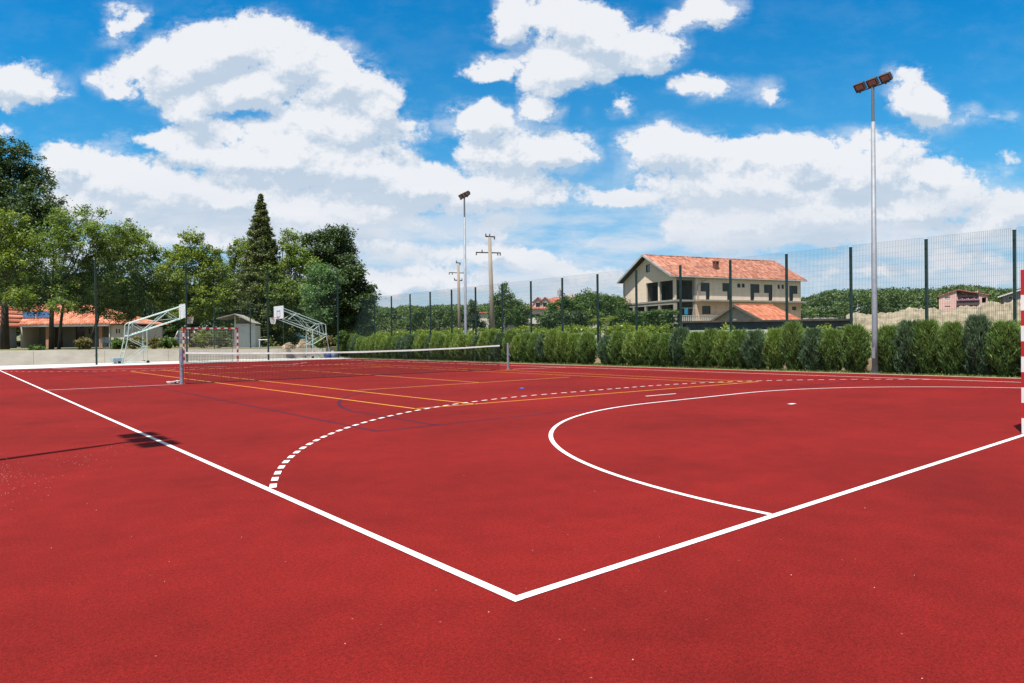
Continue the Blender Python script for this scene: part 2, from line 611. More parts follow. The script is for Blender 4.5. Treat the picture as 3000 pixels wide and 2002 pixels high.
def rubber(name, base, dark):
    m = bpy.data.materials.new(name)
    m.use_nodes = True
    t = m.node_tree
    p = t.nodes['Principled BSDF']
    p.inputs['Roughness'].default_value = .9
    p.inputs['Specular IOR Level'].default_value = .08
    ge = N('ShaderNodeNewGeometry', t)
    def nz(scale, det, sc3=(1, 1, 1), r=.6):
        mp = N('ShaderNodeMapping', t); mp.inputs['Scale'].default_value = sc3
        link(ge.outputs['Position'], mp.inputs[0], t)
        n = N('ShaderNodeTexNoise', t); n.inputs['Scale'].default_value = scale
        n.inputs['Detail'].default_value = det; n.inputs['Roughness'].default_value = r
        link(mp.outputs[0], n.inputs['Vector'], t)
        return n.outputs[0]
    big = nz(.33, 5, (1, 1.3, 1), .55)
    mid = nz(3.2, 6, (1, 1, 1), .65)
    grain = nz(120, 2)
    grit = nz(48, 3)
    a = N('ShaderNodeMix', t, data_type='RGBA')
    a.inputs[6].default_value = (*base, 1); a.inputs[7].default_value = (*dark, 1)
    s_ = mth('ADD', mth('MULTIPLY', big, .62, t), mth('MULTIPLY', mid, .38, t), t)
    link(step(s_, .40, .68, t), a.inputs[0], t)
    gr = N('ShaderNodeMix', t, data_type='RGBA', blend_type='MULTIPLY')
    gr.inputs[0].default_value = 1
    link(a.outputs[2], gr.inputs[6], t)
    gv = mth('ADD', step(grain, .28, .72, t), mth('MULTIPLY', step(grit, .3, .7, t), .55, t), t)
    gm = N('ShaderNodeMapRange', t); gm.inputs[1].default_value = 0; gm.inputs[2].default_value = 1.55
    gm.inputs[3].default_value = .40; gm.inputs[4].default_value = 1.55
    link(gv, gm.inputs[0], t)
    cc = N('ShaderNodeCombineXYZ', t)
    for i in range(3):
        link(gm.outputs[0], cc.inputs[i], t)
    link(cc.outputs[0], gr.inputs[7], t)
    # rare pale crumbs worn into the top
    vo = N('ShaderNodeTexVoronoi', t); vo.inputs['Scale'].default_value = 14
    link(ge.outputs['Position'], vo.inputs['Vector'], t)
    wn_ = N('ShaderNodeSeparateColor', t); link(vo.outputs['Color'], wn_.inputs[0], t)
    spot = mth('MULTIPLY', step(vo.outputs['Distance'], .075, .045, t), step(wn_.outputs[0], .90, .93, t), t)
    sp = N('ShaderNodeMix', t, data_type='RGBA')
    link(mth('MULTIPLY', spot, .4, t), sp.inputs[0], t)
    link(gr.outputs[2], sp.inputs[6], t); sp.inputs[7].default_value = (.42, .19, .17, 1)
    link(sp.outputs[2], p.inputs['Base Color'], t)
    b = N('ShaderNodeBump', t); b.inputs['Strength'].default_value = .55; b.inputs['Distance'].default_value = .004
    link(mth('ADD', grain, mth('MULTIPLY', grit, .8, t), t), b.inputs['Height'], t)
    link(b.outputs[0], p.inputs['Normal'], t)
    return m


def paint(name, col, wear, bump=.4):
    m = bpy.data.materials.new(name)
    m.use_nodes = True
    t = m.node_tree
    p = t.nodes['Principled BSDF']
    p.inputs['Roughness'].default_value = .7
    p.inputs['Specular IOR Level'].default_value = .1
    ge = N('ShaderNodeNewGeometry', t)
    n = N('ShaderNodeTexNoise', t); n.inputs['Scale'].default_value = 60; n.inputs['Detail'].default_value = 3
    link(ge.outputs['Position'], n.inputs['Vector'], t)
    n2 = N('ShaderNodeTexNoise', t); n2.inputs['Scale'].default_value = 1.7; n2.inputs['Detail'].default_value = 6
    link(ge.outputs['Position'], n2.inputs['Vector'], t)
    a = N('ShaderNodeMix', t, data_type='RGBA')
    a.inputs[6].default_value = (*col, 1); a.inputs[7].default_value = (*wear, 1)
    link(mth('MULTIPLY', step(n.outputs[0], .54, .74, t), mth('ADD', step(n2.outputs[0], .45, .7, t), .25, t), t), a.inputs[0], t)
    link(a.outputs[2], p.inputs['Base Color'], t)
    b = N('ShaderNodeBump', t); b.inputs['Strength'].default_value = bump; b.inputs['Distance'].default_value = .003
    link(n.outputs[0], b.inputs['Height'], t); link(b.outputs[0], p.inputs['Normal'], t)
    return m


M_RED = rubber('red_rubber', (.146, .0084, .0068), (.090, .0054, .0046))
M_WHITE = paint('white_line_paint', (.56, .55, .54), (.30, .16, .14))
M_YEL = paint('yellow_line_paint', (.50, .25, .035), (.30, .08, .025), .2)
M_BLUE = paint('blue_line_paint', (.026, .007, .022), (.07, .008, .012), .2)
M_CONC = mat('pale_concrete', (.56, .55, .52), .9, .10, 1.3, .25, 30)
M_WALL = mat('wall_concrete', (.80, .73, .61), .92, .16, .9, .2, 14, col2=(.60, .54, .44), sc3=(1, 1, 2))
M_SOIL = mat('dry_soil', (.30, .24, .16), .95, .2, .8, .3, 6)
M_TURF = mat('rough_turf', (.085, .12, .03), .95, .3, .5, .4, 9, col2=(.20, .17, .075))
M_GALV = mat('galvanised_steel', (.26, .285, .32), .62, .10, 6, .05, 60, metal=.25)
M_MINT = mat('pale_green_steel', (.50, .64, .60), .5, .10, 6, .05, 60, metal=.15)
M_FENCE = mat('dark_green_steel', (.006, .035, .028), .45, .2, 5, 0)
M_WIRE = mat('green_coated_wire', (.008, .045, .045), .5, .2, 5, 0)

# ground: one sheet out to the horizon with a low rise far off where the woods stand
def hills_z(x, y):
    d = math.hypot(x-CAM[0], y-CAM[1])
    return -.06+8.0*max(0, min(1, (d-150)/190))**1.3
mb = MB()
rings = [0, 30, 60, 90, 120, 150, 170, 190, 215, 245, 280, 340, 450, 700, 1200, 2500]
V = [(CAM[0], CAM[1], -.06)]
NA = 96
for r_ in rings[1:]:
    for k in range(NA):
        a_ = 2*math.pi*k/NA
        x_, y_ = CAM[0]+r_*math.cos(a_), CAM[1]+r_*math.sin(a_)
        V.append((x_, y_, hills_z(x_, y_)+(.8*math.sin(a_*5+r_*.01) if r_ > 200 else 0)))
F = [(0, 1+k, 1+(k+1) % NA) for k in range(NA)]
for i in range(len(rings)-2):
    b0, b1 = 1+i*NA, 1+(i+1)*NA
    F += [(b0+k, b1+k, b1+(k+1) % NA, b0+(k+1) % NA) for k in range(NA)]
mb.add(V, F)
tag(mb.build('ground', M_TURF, smooth=True), kind='structure')

red = [(-14, -14), (22.0, -14), (21.2, 0), (20.95, 5), (20.1, 22), (19.4, 40.1), (12, 40.35), (5, 40.0), (1.5, 39.0), (-14, 38.3)]
sheet('sports_court', red, 0.0, M_RED)
strip = [(-14, 38.3), (1.5, 39.0), (5, 40.0), (12, 40.35), (19.4, 40.1), (19.9, 46.0), (-14, 46.0)]
mb = MB()
n_ = len(strip)
mb.add([(x, y, .02) for x, y in strip]+[(x, y, -.05) for x, y in strip],
       [tuple(range(n_))]+[(i, (i+1) % n_, n_+(i+1) % n_, n_+i) for i in range(n_)])
tag(mb.build('concrete_path', M_CONC), kind='structure')
# pale kerb and verge along the hedge side
mb = MB()
kx = [(22.0, -14), (21.2, 0), (20.95, 5), (20.1, 22), (19.4, 40.1)]
for (x0, y0), (x1, y1) in zip(kx, kx[1:]):
    mb.add([(x0, y0, .012), (x0+.09, y0, .012), (x1+.09, y1, .012), (x1, y1, .012), (x0, y0, -.05), (x0+.09, y0, -.05), (x1+.09, y1, -.05), (x1, y1, -.05)],
           [(0, 1, 2, 3), (0, 3, 7, 4), (1, 5, 6, 2), (0, 4, 5, 1)])
tag(mb.build('kerb', mat('kerb_stone', (.50, .42, .30), .9, .15, 3)), kind='structure')
sheet('verge', [(22.09, -14), (32, -14), (32, 60), (19.49, 60), (19.49, 40.1), (20.19, 22), (21.04, 5), (21.29, 0)], -.012,
      mat('verge_soil', (.22, .185, .10), .95, .25, 1.6, .3, 12, col2=(.13, .15, .05)))

# ---- markings
def strip_line(mb, pts, w, z):
    pts = [np.array(p[:2], float) for p in pts]
    L_, R_ = [], []
    for i, p in enumerate(pts):
        t_ = pts[min(i+1, len(pts)-1)]-pts[max(i-1, 0)]
        t_ /= np.linalg.norm(t_)
        n = np.array([-t_[1], t_[0]])*w/2
        L_.append((*(p+n), z)); R_.append((*(p-n), z))
    k = len(pts)
    mb.add(L_+R_, [(i, k+i, k+i+1, i+1) for i in range(k-1)])


def arc(c, r, a0, a1, n=40):
    return [(c[0]+r*math.cos(R(a0+(a1-a0)*i/n)), c[1]+r*math.sin(R(a0+(a1-a0)*i/n))) for i in range(n+1)]


def sidex(y):
    return 19.42-.0443*y


GX0, GX1 = 8.40, 11.55          # goal posts
wm = MB()  # 5 cm painted lines
strip_line(wm, [(.0, -.03), (0, 46*.872)], .056, .0040)
strip_line(wm, [(.031, 0), (sidex(0), 0)], .056, .0040)
strip_line(wm, [(sidex(.03), .03), (sidex(40), 40)], .056, .0040)
strip_line(wm, [(.03, 19.93), (3.3, 19.72)], .05, .0040)
strip_line(wm, [(15.85, 19.26), (sidex(19)-.03, 18.9)], .05, .0040)
a6 = [(GX0+6*math.cos(a_), 6*math.sin(a_)) for a_ in np.linspace(math.pi-.006, math.pi/2, 40)]
a6 += [(GX1+6*math.cos(a_), 6*math.sin(a_)) for a_ in np.linspace(math.pi/2, .006, 40)]
strip_line(wm, a6, .055, .0040)
strip_line(wm, [gnd(1892, 1161.5), gnd(1980, 1154)], .055, .0040)
q = gnd(2320, 1184)
strip_line(wm, [(q[0]-.09, q[1]), (q[0]+.09, q[1])], .09, .0040)
# free-throw line, dashes of 15 cm
def path9(yc, sgn):
    p = [(GX0+9*math.cos(a_), yc+sgn*9*math.sin(a_)) for a_ in np.linspace(math.pi, math.pi/2, 90)]
    p += [(GX1+9*math.cos(a_), yc+sgn*9*math.sin(a_)) for a_ in np.linspace(math.pi/2, 0, 90)]
    return p
def dashes(mb, p, on, off, w, z, ok, phase=0.0):
    p = [np.array(q) for q in p]
    s = [0]
    for a_, b_ in zip(p, p[1:]):
        s.append(s[-1]+np.linalg.norm(b_-a_))
    s = np.array(s); px, py = np.array([q[0] for q in p]), np.array([q[1] for q in p])
    d = phase
    while d+on < s[-1]:
        seg = [(np.interp(d+on*k/2, s, px), np.interp(d+on*k/2, s, py)) for k in range(3)]
        if all(ok(*q) for q in seg):
            strip_line(mb, seg, w, z)
        d += on+off
PH9 = next(s_ for s_ in np.arange(0, 6, .01) if GX0-9*math.cos(s_/9) > .05)
dashes(wm, path9(0, 1), .17, .14, .06, .0040, lambda x, y: .03 < x < sidex(y)-.1, PH9)
FY = 40.2
dashes(wm, [(x, FY-(FY-y)*1.0) for x, y in path9(FY, -1)], .2, .2, .06, .0040, lambda x, y: .04 < x < sidex(y)-.1)
fa = [gnd(*p) for p in ((153, 1079.5), (190, 1081.3), (234, 1082.3), (310, 1082.3), (400, 1081), (500, 1078.8))]
strip_line(wm, fa, .056, .0040)
strip_line(wm, [gnd(*p) for p in ((500, 1078.8), (640, 1074.8), (760, 1071.5), (860, 1067.5), (900, 1062.5))], .056, .0040)
tag(wm.build('white_court_lines', M_WHITE), kind='structure')

ym = MB()
T = dict(a=gnd(1217, 1198), b=gnd(1396, 1185), c=gnd(2160, 1123.5), d=gnd(2222, 1119),
         A=gnd(383, 1089), B=gnd(481, 1085), s0=gnd(1032, 1145), s1=gnd(1402, 1121), s2=gnd(1668, 1105.5))
CC = T['c'].copy(); DD = T['d'].copy()
farD = np.array([15.0, 31.2, 0]); farC = np.array([13.7, 31.3, 0])
for p0, p1 in ((T['a'], T['A']), (T['b'], T['B']), (T['d'], farD), (T['c'], farC), (T['a'], T['d']), (T['A'], farD),
               (T['s0'], T['s2']), (T['s1'], np.array([9.75, 26.0, 0])), (np.array([5.25, 26.2, 0]), np.array([13.6, 25.8, 0]))):
    strip_line(ym, [p0, p1], .05, .0027)
tag(ym.build('yellow_court_lines', M_YEL), kind='structure')

bm_ = MB()
bx0, bx1, by0, by1 = 2.53, 17.4, 6.06, 33.9
for p0, p1 in (((bx0, by0), (bx0, by1)), ((bx0, by0), (bx1, by0)), ((bx1, by0), (bx1, by1)), ((bx0, by1), (bx1, by1))):
    strip_line(bm_, [p0, p1], .055, .0014)
bc = (9.96, by0+1.575)
r3 = 6.55
a0 = math.degrees(math.acos(6.45/r3))
strip_line(bm_, [(bc[0]-6.45, by0)]+arc(bc, r3, 180-a0, a0, 70)+[(bc[0]+6.45, by0)], .055, .0014)
strip_line(bm_, arc((9.96, 20.0), 1.8, 0, 360, 60), .055, .0014)
tag(bm_.build('blue_court_lines', M_BLUE), kind='structure')

# white paint flecks scattered near the left edge
Q = []
for (u0, v0, n, su, sv) in ((10, 1400, 60, 16, 26), (60, 1410, 30, 40, 30), (230, 1352, 45, 55, 14), (330, 1318, 22, 40, 14), (120, 1400, 30, 60, 45),
                            (80, 1180, 22, 60, 25), (230, 1240, 14, 80, 20), (500, 1330, 12, 150, 50), (300, 1500, 16, 300, 120), (1700, 1600, 22, 700, 220)):
    for _ in range(n):
        u, v = u0+rng.normal()*su, v0+rng.normal()*sv
        if v < 1110:
            continue
        p = gnd(u, v)
        s_ = rng.uniform(.003, .0040)
        an = rng.uniform(0, 6.28)
        c_, d_ = math.cos(an)*s_, math.sin(an)*s_
        e_ = rng.uniform(.5, 1)
        Q.append([(p[0]+c_, p[1]+d_, .011), (p[0]-d_*e_, p[1]+c_*e_, .014), (p[0]-c_, p[1]-d_, .011), (p[0]+d_*e_, p[1]-c_*e_, .013)])
tag(quads_mesh('paint_flecks', np.array(Q), mat('fleck_white', (.72, .62, .56), .8)), 'scattered white paint flecks on the red surface', None, None, 'stuff')

# small blue scrap on the court
p = gnd(1530, 1139)
mb = MB()
for k, (dx, dy, w_, h_) in enumerate(((0, 0, .06, .03), (.05, .03, .045, .022), (-.05, .01, .035, .015))):
    mb.add([(p[0]+dx+w_*math.cos(a_)*(1+.3*math.sin(3*a_+k)), p[1]+dy+w_*.8*math.sin(a_), .003) for a_ in np.linspace(0, 5.4, 7)]+[(p[0]+dx, p[1]+dy+.01, .006+h_)],
           [(i, (i+1) % 7, 7) for i in range(7)])
scrap = mb.build('crumpled_scrap', mat('blue_plastic', (.02, .06, .42), .4), origin=p)
tag(scrap, 'small crumpled blue scrap lying on the red court beyond the dashed line', 'litter')

# ================================================================ tennis net
M_WHT = mat('white_enamel', (.80, .80, .79), .45, .05, 4)
M_REDP = mat('red_enamel', (.50, .012, .016), .4, .06, 4)
M_NET = mat('black_cord', (.012, .012, .014), .8)
M_SCUFF = mat('scuffed_blue_grey_steel', (.42, .44, .50), .5, .2, 9, .05, 60, metal=.35, col2=(.20, .17, .26))
NL, NR = gnd(533, 1126), gnd(1489, 1083)
tn = empty('tennis_net', NL, 'black tennis net with white top band stretched between two steel posts across the red court', 'tennis net')
dn = (NR-NL); LN = np.linalg.norm(dn); dn /= LN
pn = np.array([-dn[1], dn[0], 0])
for P_, mm in ((NL, M_SCUFF), (NR, M_GALV)):
    mb = MB()
    mb.tube([P_, P_+np.array([0, 0, 1.07])], .052, 16)
    mb.tube([P_+np.array([0, 0, 1.07]), P_+np.array([0, 0, 1.082])], .046, 16)
    po = world_part(mb, 'post', mm, tn)
    mb = MB()
    mb.box(P_+np.array([0, 0, .62])+pn*-.065, (.03, .02, .05)); mb.tube([P_+pn*-.08+[0, 0, .60], P_+pn*-.16+[0, 0, .60], P_+pn*-.16+[0, 0, .52]], .008, 6)
    w_ = world_part(mb, 'winch', M_GALV, tn); 
    w_.parent = po
for P_ in (NL, NR):
    mb = MB(); mb.tube([P_, P_+np.array([0, 0, .012])], .10, 16)
    world_part(mb, 'base_plate', M_GALV, tn)
def net_top(s):      # height of the band along the net
    k = s/LN
    return .965-.115*(1-(2*k-1)**2)*1.0+.06*k
s0, s1 = .10, LN-.42
mb = MB()
def NP(s, z):
    return NL+dn*s+np.array([0, 0, z])
nv = int((s1-s0)/.045)
for i in range(nv+1):
    s = s0+(s1-s0)*i/nv
    a_, b_ = NP(s, .012), NP(s, net_top(s)-.03)
    w = .0036
    mb.add([a_-dn*w, a_+dn*w, b_+dn*w, b_-dn*w], [(0, 1, 2, 3)])
for j in range(21):
    f = j/20
    pts = [s0+(s1-s0)*k/24 for k in range(25)]
    w = .0030
    top = [NP(s, .012+(net_top(s)-.05)*f+w) for s in pts]; bot = [NP(s, .012+(net_top(s)-.05)*f-w) for s in pts]
    mb.add(top+bot, [(k, k+1, 26+k, 25+k) for k in range(24)])
world_part(mb, 'netting', M_NET, tn)
mb = MB()
pts = [s0+(s1-s0)*k/30 for k in range(31)]
for sg in (1, -1):
    mb.add([NP(s, net_top(s))+pn*.0 for s in pts]+[NP(s, net_top(s)-.055+.004*math.sin(s*3))+pn*.012*sg for s in pts], [(k, k+1, 32+k, 31+k) for k in range(30)])
world_part(mb, 'top_band', mat('canvas_band', (.74, .72, .70), .8, .08, 5), tn)
for q_ in (([NP(.02, 1.0), NP(s0, net_top(s0)-.01)], .005), ([NP(s1, net_top(s1)-.01), NP(LN-.02, 1.03)], .005), ([NP(s0, .02), NP(s1, .02)], .009)):
    mb = MB(); mb.tube(q_[0], q_[1], 6); world_part(mb, 'cable', M_NET, tn)
# heap of white cord and a clamp beside the left post
b0 = gnd(513, 1124.5)
e = empty('cord_bundle', b0, 'small heap of white cord lying against the foot of the scuffed net post', 'cord')
mb = MB()
for k in range(7):
    rr = .035+.011*k
    mb.tube([b0+np.array([rr*math.cos(a_)*1.3+(.12 if k % 2 else -.1), rr*math.sin(a_)*.8, .02+.022*(k % 4)+.008*math.sin(3*a_)]) for a_ in np.linspace(k, k+5.6, 18)], .011, 5)
world_part(mb, 'coils', M_WHT, e)
mb = MB(); mb.lohi(b0+[-.02, -.05, .02], b0+[.05, .03, .07]); mb.tube([b0+[.05, 0, .05], b0+[.12, .03, .03]], .01, 5)
world_part(mb, 'clamp', M_NET, e)


# ================================================================ handball goals
def goal(name, x0, x1, y, back, label, group, netmat):
    e = empty(name, ((x0+x1)/2, y, 0), label, 'handball goal', group)
    H, t = 2.04, .04
    o0 = np.array(e.location)
    def striped(name_, a, b, cuts, cols):
        """one square tube from a to b with painted bands"""
        a, b = np.array(a, float), np.array(b, float)
        d_ = (b-a)/np.linalg.norm(b-a)
        ax1 = np.array([0, 1., 0]); ax2 = np.cross(d_, ax1)
        V = []
        for c in cuts:
            for p_, q_ in ((-t, -t), (t, -t), (t, t), (-t, t)):
                V.append(a+d_*c+ax1*p_+ax2*q_)
        F, mi = [], []
        for i, c_ in enumerate(cols):
            for k in range(4):
                F.append((4*i+k, 4*i+4+k, 4*i+4+(k+1) % 4, 4*i+(k+1) % 4)); mi.append(c_)
        F += [(0, 1, 2, 3), (4*len(cols)+3, 4*len(cols)+2, 4*len(cols)+1, 4*len(cols))]; mi += [cols[0], cols[-1]]
        mb_ = MB(); mb_.add(V, F)
        o_ = world_part(mb_, name_, M_WHT, e)
        o_.data.materials.append(M_REDP)
        o_.data.polygons.foreach_set('material_index', mi)
        return o_
    for x in (x0, x1):
        n_b = 9
        cuts = [0, .24]+[.24+(H-t-.24)*k/n_b for k in range(1, n_b+1)]
        striped('post', (x, y, H-t), (x, y, 0), cuts, [1]+[0 if k % 2 == 0 else 1 for k in range(n_b)])
    nb = 15
    Lc = x1-x0+2*t
    striped('crossbar', (x0-t, y, H), (x1+t, y, H), [Lc*k/nb for k in range(nb+1)], [1 if k % 2 == 0 else 0 for k in range(nb)])
    dt, db = .8*back, 1.0*back
    mb = MB()
    for x in (x0, x1):
        mb.tube([(x, y+t*back, H-.03), (x, y+dt, H-.05), (x, y+dt+.05*back, H-.14), (x, y+db, .03), (x, y+t*back, .03)], .016, 8)
    mb.tube([(x0, y+db, .03), (x1, y+db, .03)], .016, 8)
    world_part(mb, 'back_frame', M_GALV, e)
    mb = MB()
    S = .10; w = .0045
    def strand(p, q, side):
        p, q, side = np.array(p, float), np.array(q, float), np.array(side, float)*w
        mb.add([p-side, p+side, q+side, q-side], [(0, 1, 2, 3)])
    n = int((x1-x0)/S)
    for i in range(n+1):
        x = x0+(x1-x0)*i/n
        strand((x, y+t*back, H), (x, y+dt, H-.03), (1, 0, 0)); strand((x, y+dt, H-.03), (x, y+db, .03), (1, 0, 0))
    for j in range(20):
        f = (j+.5)/20
        yy, zz = y+dt+(db-dt)*(1-f), .03+(H-.06)*f
        strand((x0, yy, zz), (x1, yy, zz), (0, 0, 1))
        for x in (x0, x1):
            strand((x, y+t*back, zz), (x, yy, zz), (0, 0, 1))
    for j in range(8):
        yy = y+t*back+(dt-t*back)*(j+.5)/8
        strand((x0, yy, H-.01), (x1, yy, H-.01), (0, 1, 0))
        for x in (x0, x1):
            strand((x, yy, H-.01), (x, yy, .03), (0, 1, 0))
    world_part(mb, 'netting', netmat, e)
    return e


M_NETW = mat('dirty_white_cord', (.55, .52, .44), .9)
goal('handball_goal', 8.60, 11.62, 40.0, 1, 'red and white striped goal with net at the far end of the court', 'handball goals', M_NETW)
pz = gnd(2990, 1271)
pz = gnd(2993, 1270.5)
goal('handball_goal', pz[0]+.04, pz[0]+3.04+.04, pz[1]-.04, -1, 'red and white striped goal post at the right edge of the photo', 'handball goals', M_NETW)


# ================================================================ portable basketball hoops
def hoop(xb, yc, sgn, label):
    """board at x = xb, frame stretching away from it (sgn -1: to the left)"""
    e = empty('basketball_hoop', (xb+sgn*2.9, yc, 0.02), label, 'basketball hoop', 'portable basketball hoops beyond the court')
    S = 347.0
    def P_(px, py, y):
        return np.array([xb+sgn*(1605-px)/S, yc+y, .03+(1440-py)/S])
    hw = .55
    fr, st, br, ba = MB(), MB(), MB(), MB()
    for y in (-hw, hw):
        fr.tube([P_(1570, 240, y*.8), P_(560, 610, y), P_(515, 640, y), P_(500, 880, y)], .028, 8)
        fr.tube([P_(1570, 500, y*.8), P_(500, 885, y)], .028, 8)
        for a_, b_ in (((1450, 510), (1250, 375)), ((1250, 375), (830, 765)), ((830, 765), (600, 605)), ((600, 605), (560, 860))):
            st.tube([P_(*a_, y*.9), P_(*b_, y*.9)], .018, 6)
        br.tube([P_(500, 885, y), P_(440, 1200, y), P_(380, 1430, y)], .028, 8)
        br.tube([P_(850, 760, y), P_(850, 1430, y)], .026, 8)
        br.tube([P_(520, 920, y), P_(850, 1110, y)], .02, 6)
        br.tube([P_(850, 1110, y), P_(470, 1430, y)], .016, 6)
        br.tube([P_(380, 1425, y), P_(880, 1425, y)], .028, 8)
    for a_ in ((1250, 375), (830, 765), (600, 605), (500, 885)):
        st.tube([P_(*a_, -hw*.95), P_(*a_, hw*.95)], .018, 6)
    for a_, b_ in (((1450, 510), (600, 605)), ((1250, 375), (830, 765)), ((600, 605), (500, 885))):
        st.tube([P_(*a_, -hw*.9), P_(*b_, hw*.9)], .014, 6)
    for a_ in ((380, 1425), (850, 1425), (850, 1110), (440, 1200)):
        br.tube([P_(*a_, -hw), P_(*a_, hw)], .022, 8)
    world_part(fr, 'boom', M_MINT, e)
    world_part(st, 'strut', M_MINT, e)
    world_part(br, 'stand', M_MINT, e)
    ba.lohi(np.minimum(P_(230, 1420, -.45), P_(420, 1330, .45)), np.maximum(P_(230, 1420, -.45), P_(420, 1330, .45)))
    world_part(ba, 'ballast_box', mat('ballast_grey', (.32, .42, .46), .7, .15, 4), e)
    for px in (330, 860):
        for y in (-hw-.05, hw+.05):
            mb = MB(); c = P_(px, 1420, y); mb.tube([c-[0, .03, 0], c+[0, .03, 0]], .085, 14)
            world_part(mb, 'wheel', M_NET, e)
    mb = MB()
    zb, zt = .03+(1440-490)/S, .03+(1440-190)/S
    mb.lohi((xb-.02, yc-.85, zb), (xb+.02, yc+.85, zt))
    bd = world_part(mb, 'backboard', mat('board_white', (.74, .76, .80), .4, .05, 3), e)
    mb = MB(); f = xb-sgn*.0225
    wq = .003
    for (y0, y1, z0, z1) in ((-.30, .30, zb+.50, zb+.545), (-.30, .30, zb+.10, zb+.145), (-.30, -.255, zb+.145, zb+.50), (.255, .30, zb+.145, zb+.50)):
        mb.lohi((f-wq, yc+y0, z0), (f+wq, yc+y1, z1))
    o = world_part(mb, 'target_square', mat('board_blue', (.03, .05, .25), .5), e); o.parent = bd
    mb = MB()
    cx_ = xb-sgn*.40; zr = zb+.06
    mb.tube([(cx_+.225*math.cos(a_), yc+.225*math.sin(a_), zr) for a_ in np.linspace(0, 2*math.pi, 25)], .012, 6, cap=False)
    mb.lohi((min(xb, xb-sgn*.18), yc-.06, zr-.03), (max(xb, xb-sgn*.18), yc+.06, zr+.01))
    ri = world_part(mb, 'rim', mat('rim_orange', (.62, .09, .03), .5), e)
    mb = MB()
    for k in range(12):
        for d_ in (-1, 1):
            pts = []
            for j in range(5):
                a_ = 2*math.pi*(k+d_*j*.5)/12; r_ = .22-.095*j/4
                pts.append((cx_+r_*math.cos(a_), yc+r_*math.sin(a_), zr-.42*j/4))
            mb.tube(pts, .008, 4)
    o = world_part(mb, 'hoop_net', M_WHT, e); o.parent = ri
    return e


hoop(9.62, 44.1, -1, 'pale green truss basketball hoop on the left, facing right over the striped goal')
hoop(15.72, 44.1, 1, 'pale green truss basketball hoop near the white shed, facing left')


# ================================================================ floodlight masts
M_LAMP = mat('lamp_housing', (.06, .055, .055), .5, .1, 6)
M_LENS = glass_mat('lamp_glass', (.30, .22, .17), .35)
def mast(x, y, H, label, dirx, gap=.45, skew=.21, big=1.0):
    e = empty('floodlight_mast', (x, y, 0), label, 'floodlight mast', 'floodlight masts round the court')
    mb = MB(); mb.tube([(x, y, .0), (x, y, 1.2), (x, y, H-1.25)], [.092, .088, .062], 20)
    world_part(mb, 'pole', M_GALV, e, True)
    mb = MB(); mb.tube([(x, y, 0), (x, y, .02)], .17, 16); world_part(mb, 'base_plate', M_GALV, e)
    mb = MB(); mb.lohi((x-.100, y-.05, .5), (x-.085, y+.05, .85)); world_part(mb, 'service_hatch', M_GALV, e)
    for k in range(4):
        mb = MB(); a_ = .78+k*math.pi/2; c_ = (x+.135*math.cos(a_), y+.135*math.sin(a_)); mb.tube([(*c_, .02), (*c_, .06)], .014, 6); world_part(mb, 'bolt', M_LAMP, e)
    mb = MB(); mb.tube([(x, y, H-1.27), (x, y, H-.12)], .048, 14)
    world_part(mb, 'spigot', mat('dull_zinc', (.14, .17, .19), .6, .1, 5), e)
    # cross arm, running along the court, turned a little
    ax = np.array([skew*dirx*-1, 1.0, 0]); ax /= np.linalg.norm(ax)
    mb = MB(); c = np.array([x, y, H-.12]); mb.tube([c-ax*gap*1.28, c+ax*gap*1.28], .022, 8)
    world_part(mb, 'cross_arm', M_LAMP, e)
    fw_ = np.array([dirx*math.cos(R(38)), 0, -math.sin(R(38))])          # lamps look down at the court
    up_ = np.cross(ax, fw_); up_ /= np.linalg.norm(up_)
    if up_[2] < 0: up_ = -up_
    fw_ = np.cross(up_, ax)*(1 if np.cross(up_, ax) @ fw_ > 0 else -1)
    for k in (-1, 0, 1):
        c2 = c+ax*gap*k+np.array([0, 0, .16])
        Mx = np.stack([ax, fw_, up_], 1)
        mb = MB(); mb.box(c2-fw_*.02, (.17*big, .045*big, .125*big*big), Mx)
        mb.box(c2-fw_*.10, (.09*big, .04*big, .07*big), Mx)
        for q in (-1, 1):
            mb.box(c2+ax*.157*q+fw_*.045, (.014, .018, .125), Mx); mb.box(c2+up_*.112*q+fw_*.045, (.143, .018, .013), Mx)
        mb.box(c2+np.array([0, 0, -.16]), (.02, .02, .05))
        la = world_part(mb, 'floodlight', M_LAMP, e)
        mb = MB(); mb.box(c2+fw_*.036, (.143, .006, .10), Mx)
        g_ = world_part(mb, 'lamp_glass', M_LENS, e); g_.parent = la
    return e


mast(21.28, 7.27, 9.42, 'tall grey floodlight mast in front of the hedge on the right', -1)
mast(21.33, 30.07, 9.55, 'distant grey floodlight mast beside the utility poles', -1)
mast(-3.72, 6.12, 9.4, 'floodlight mast outside the photo on the left, seen only as a shadow', 1, .55, 0, 1.32)


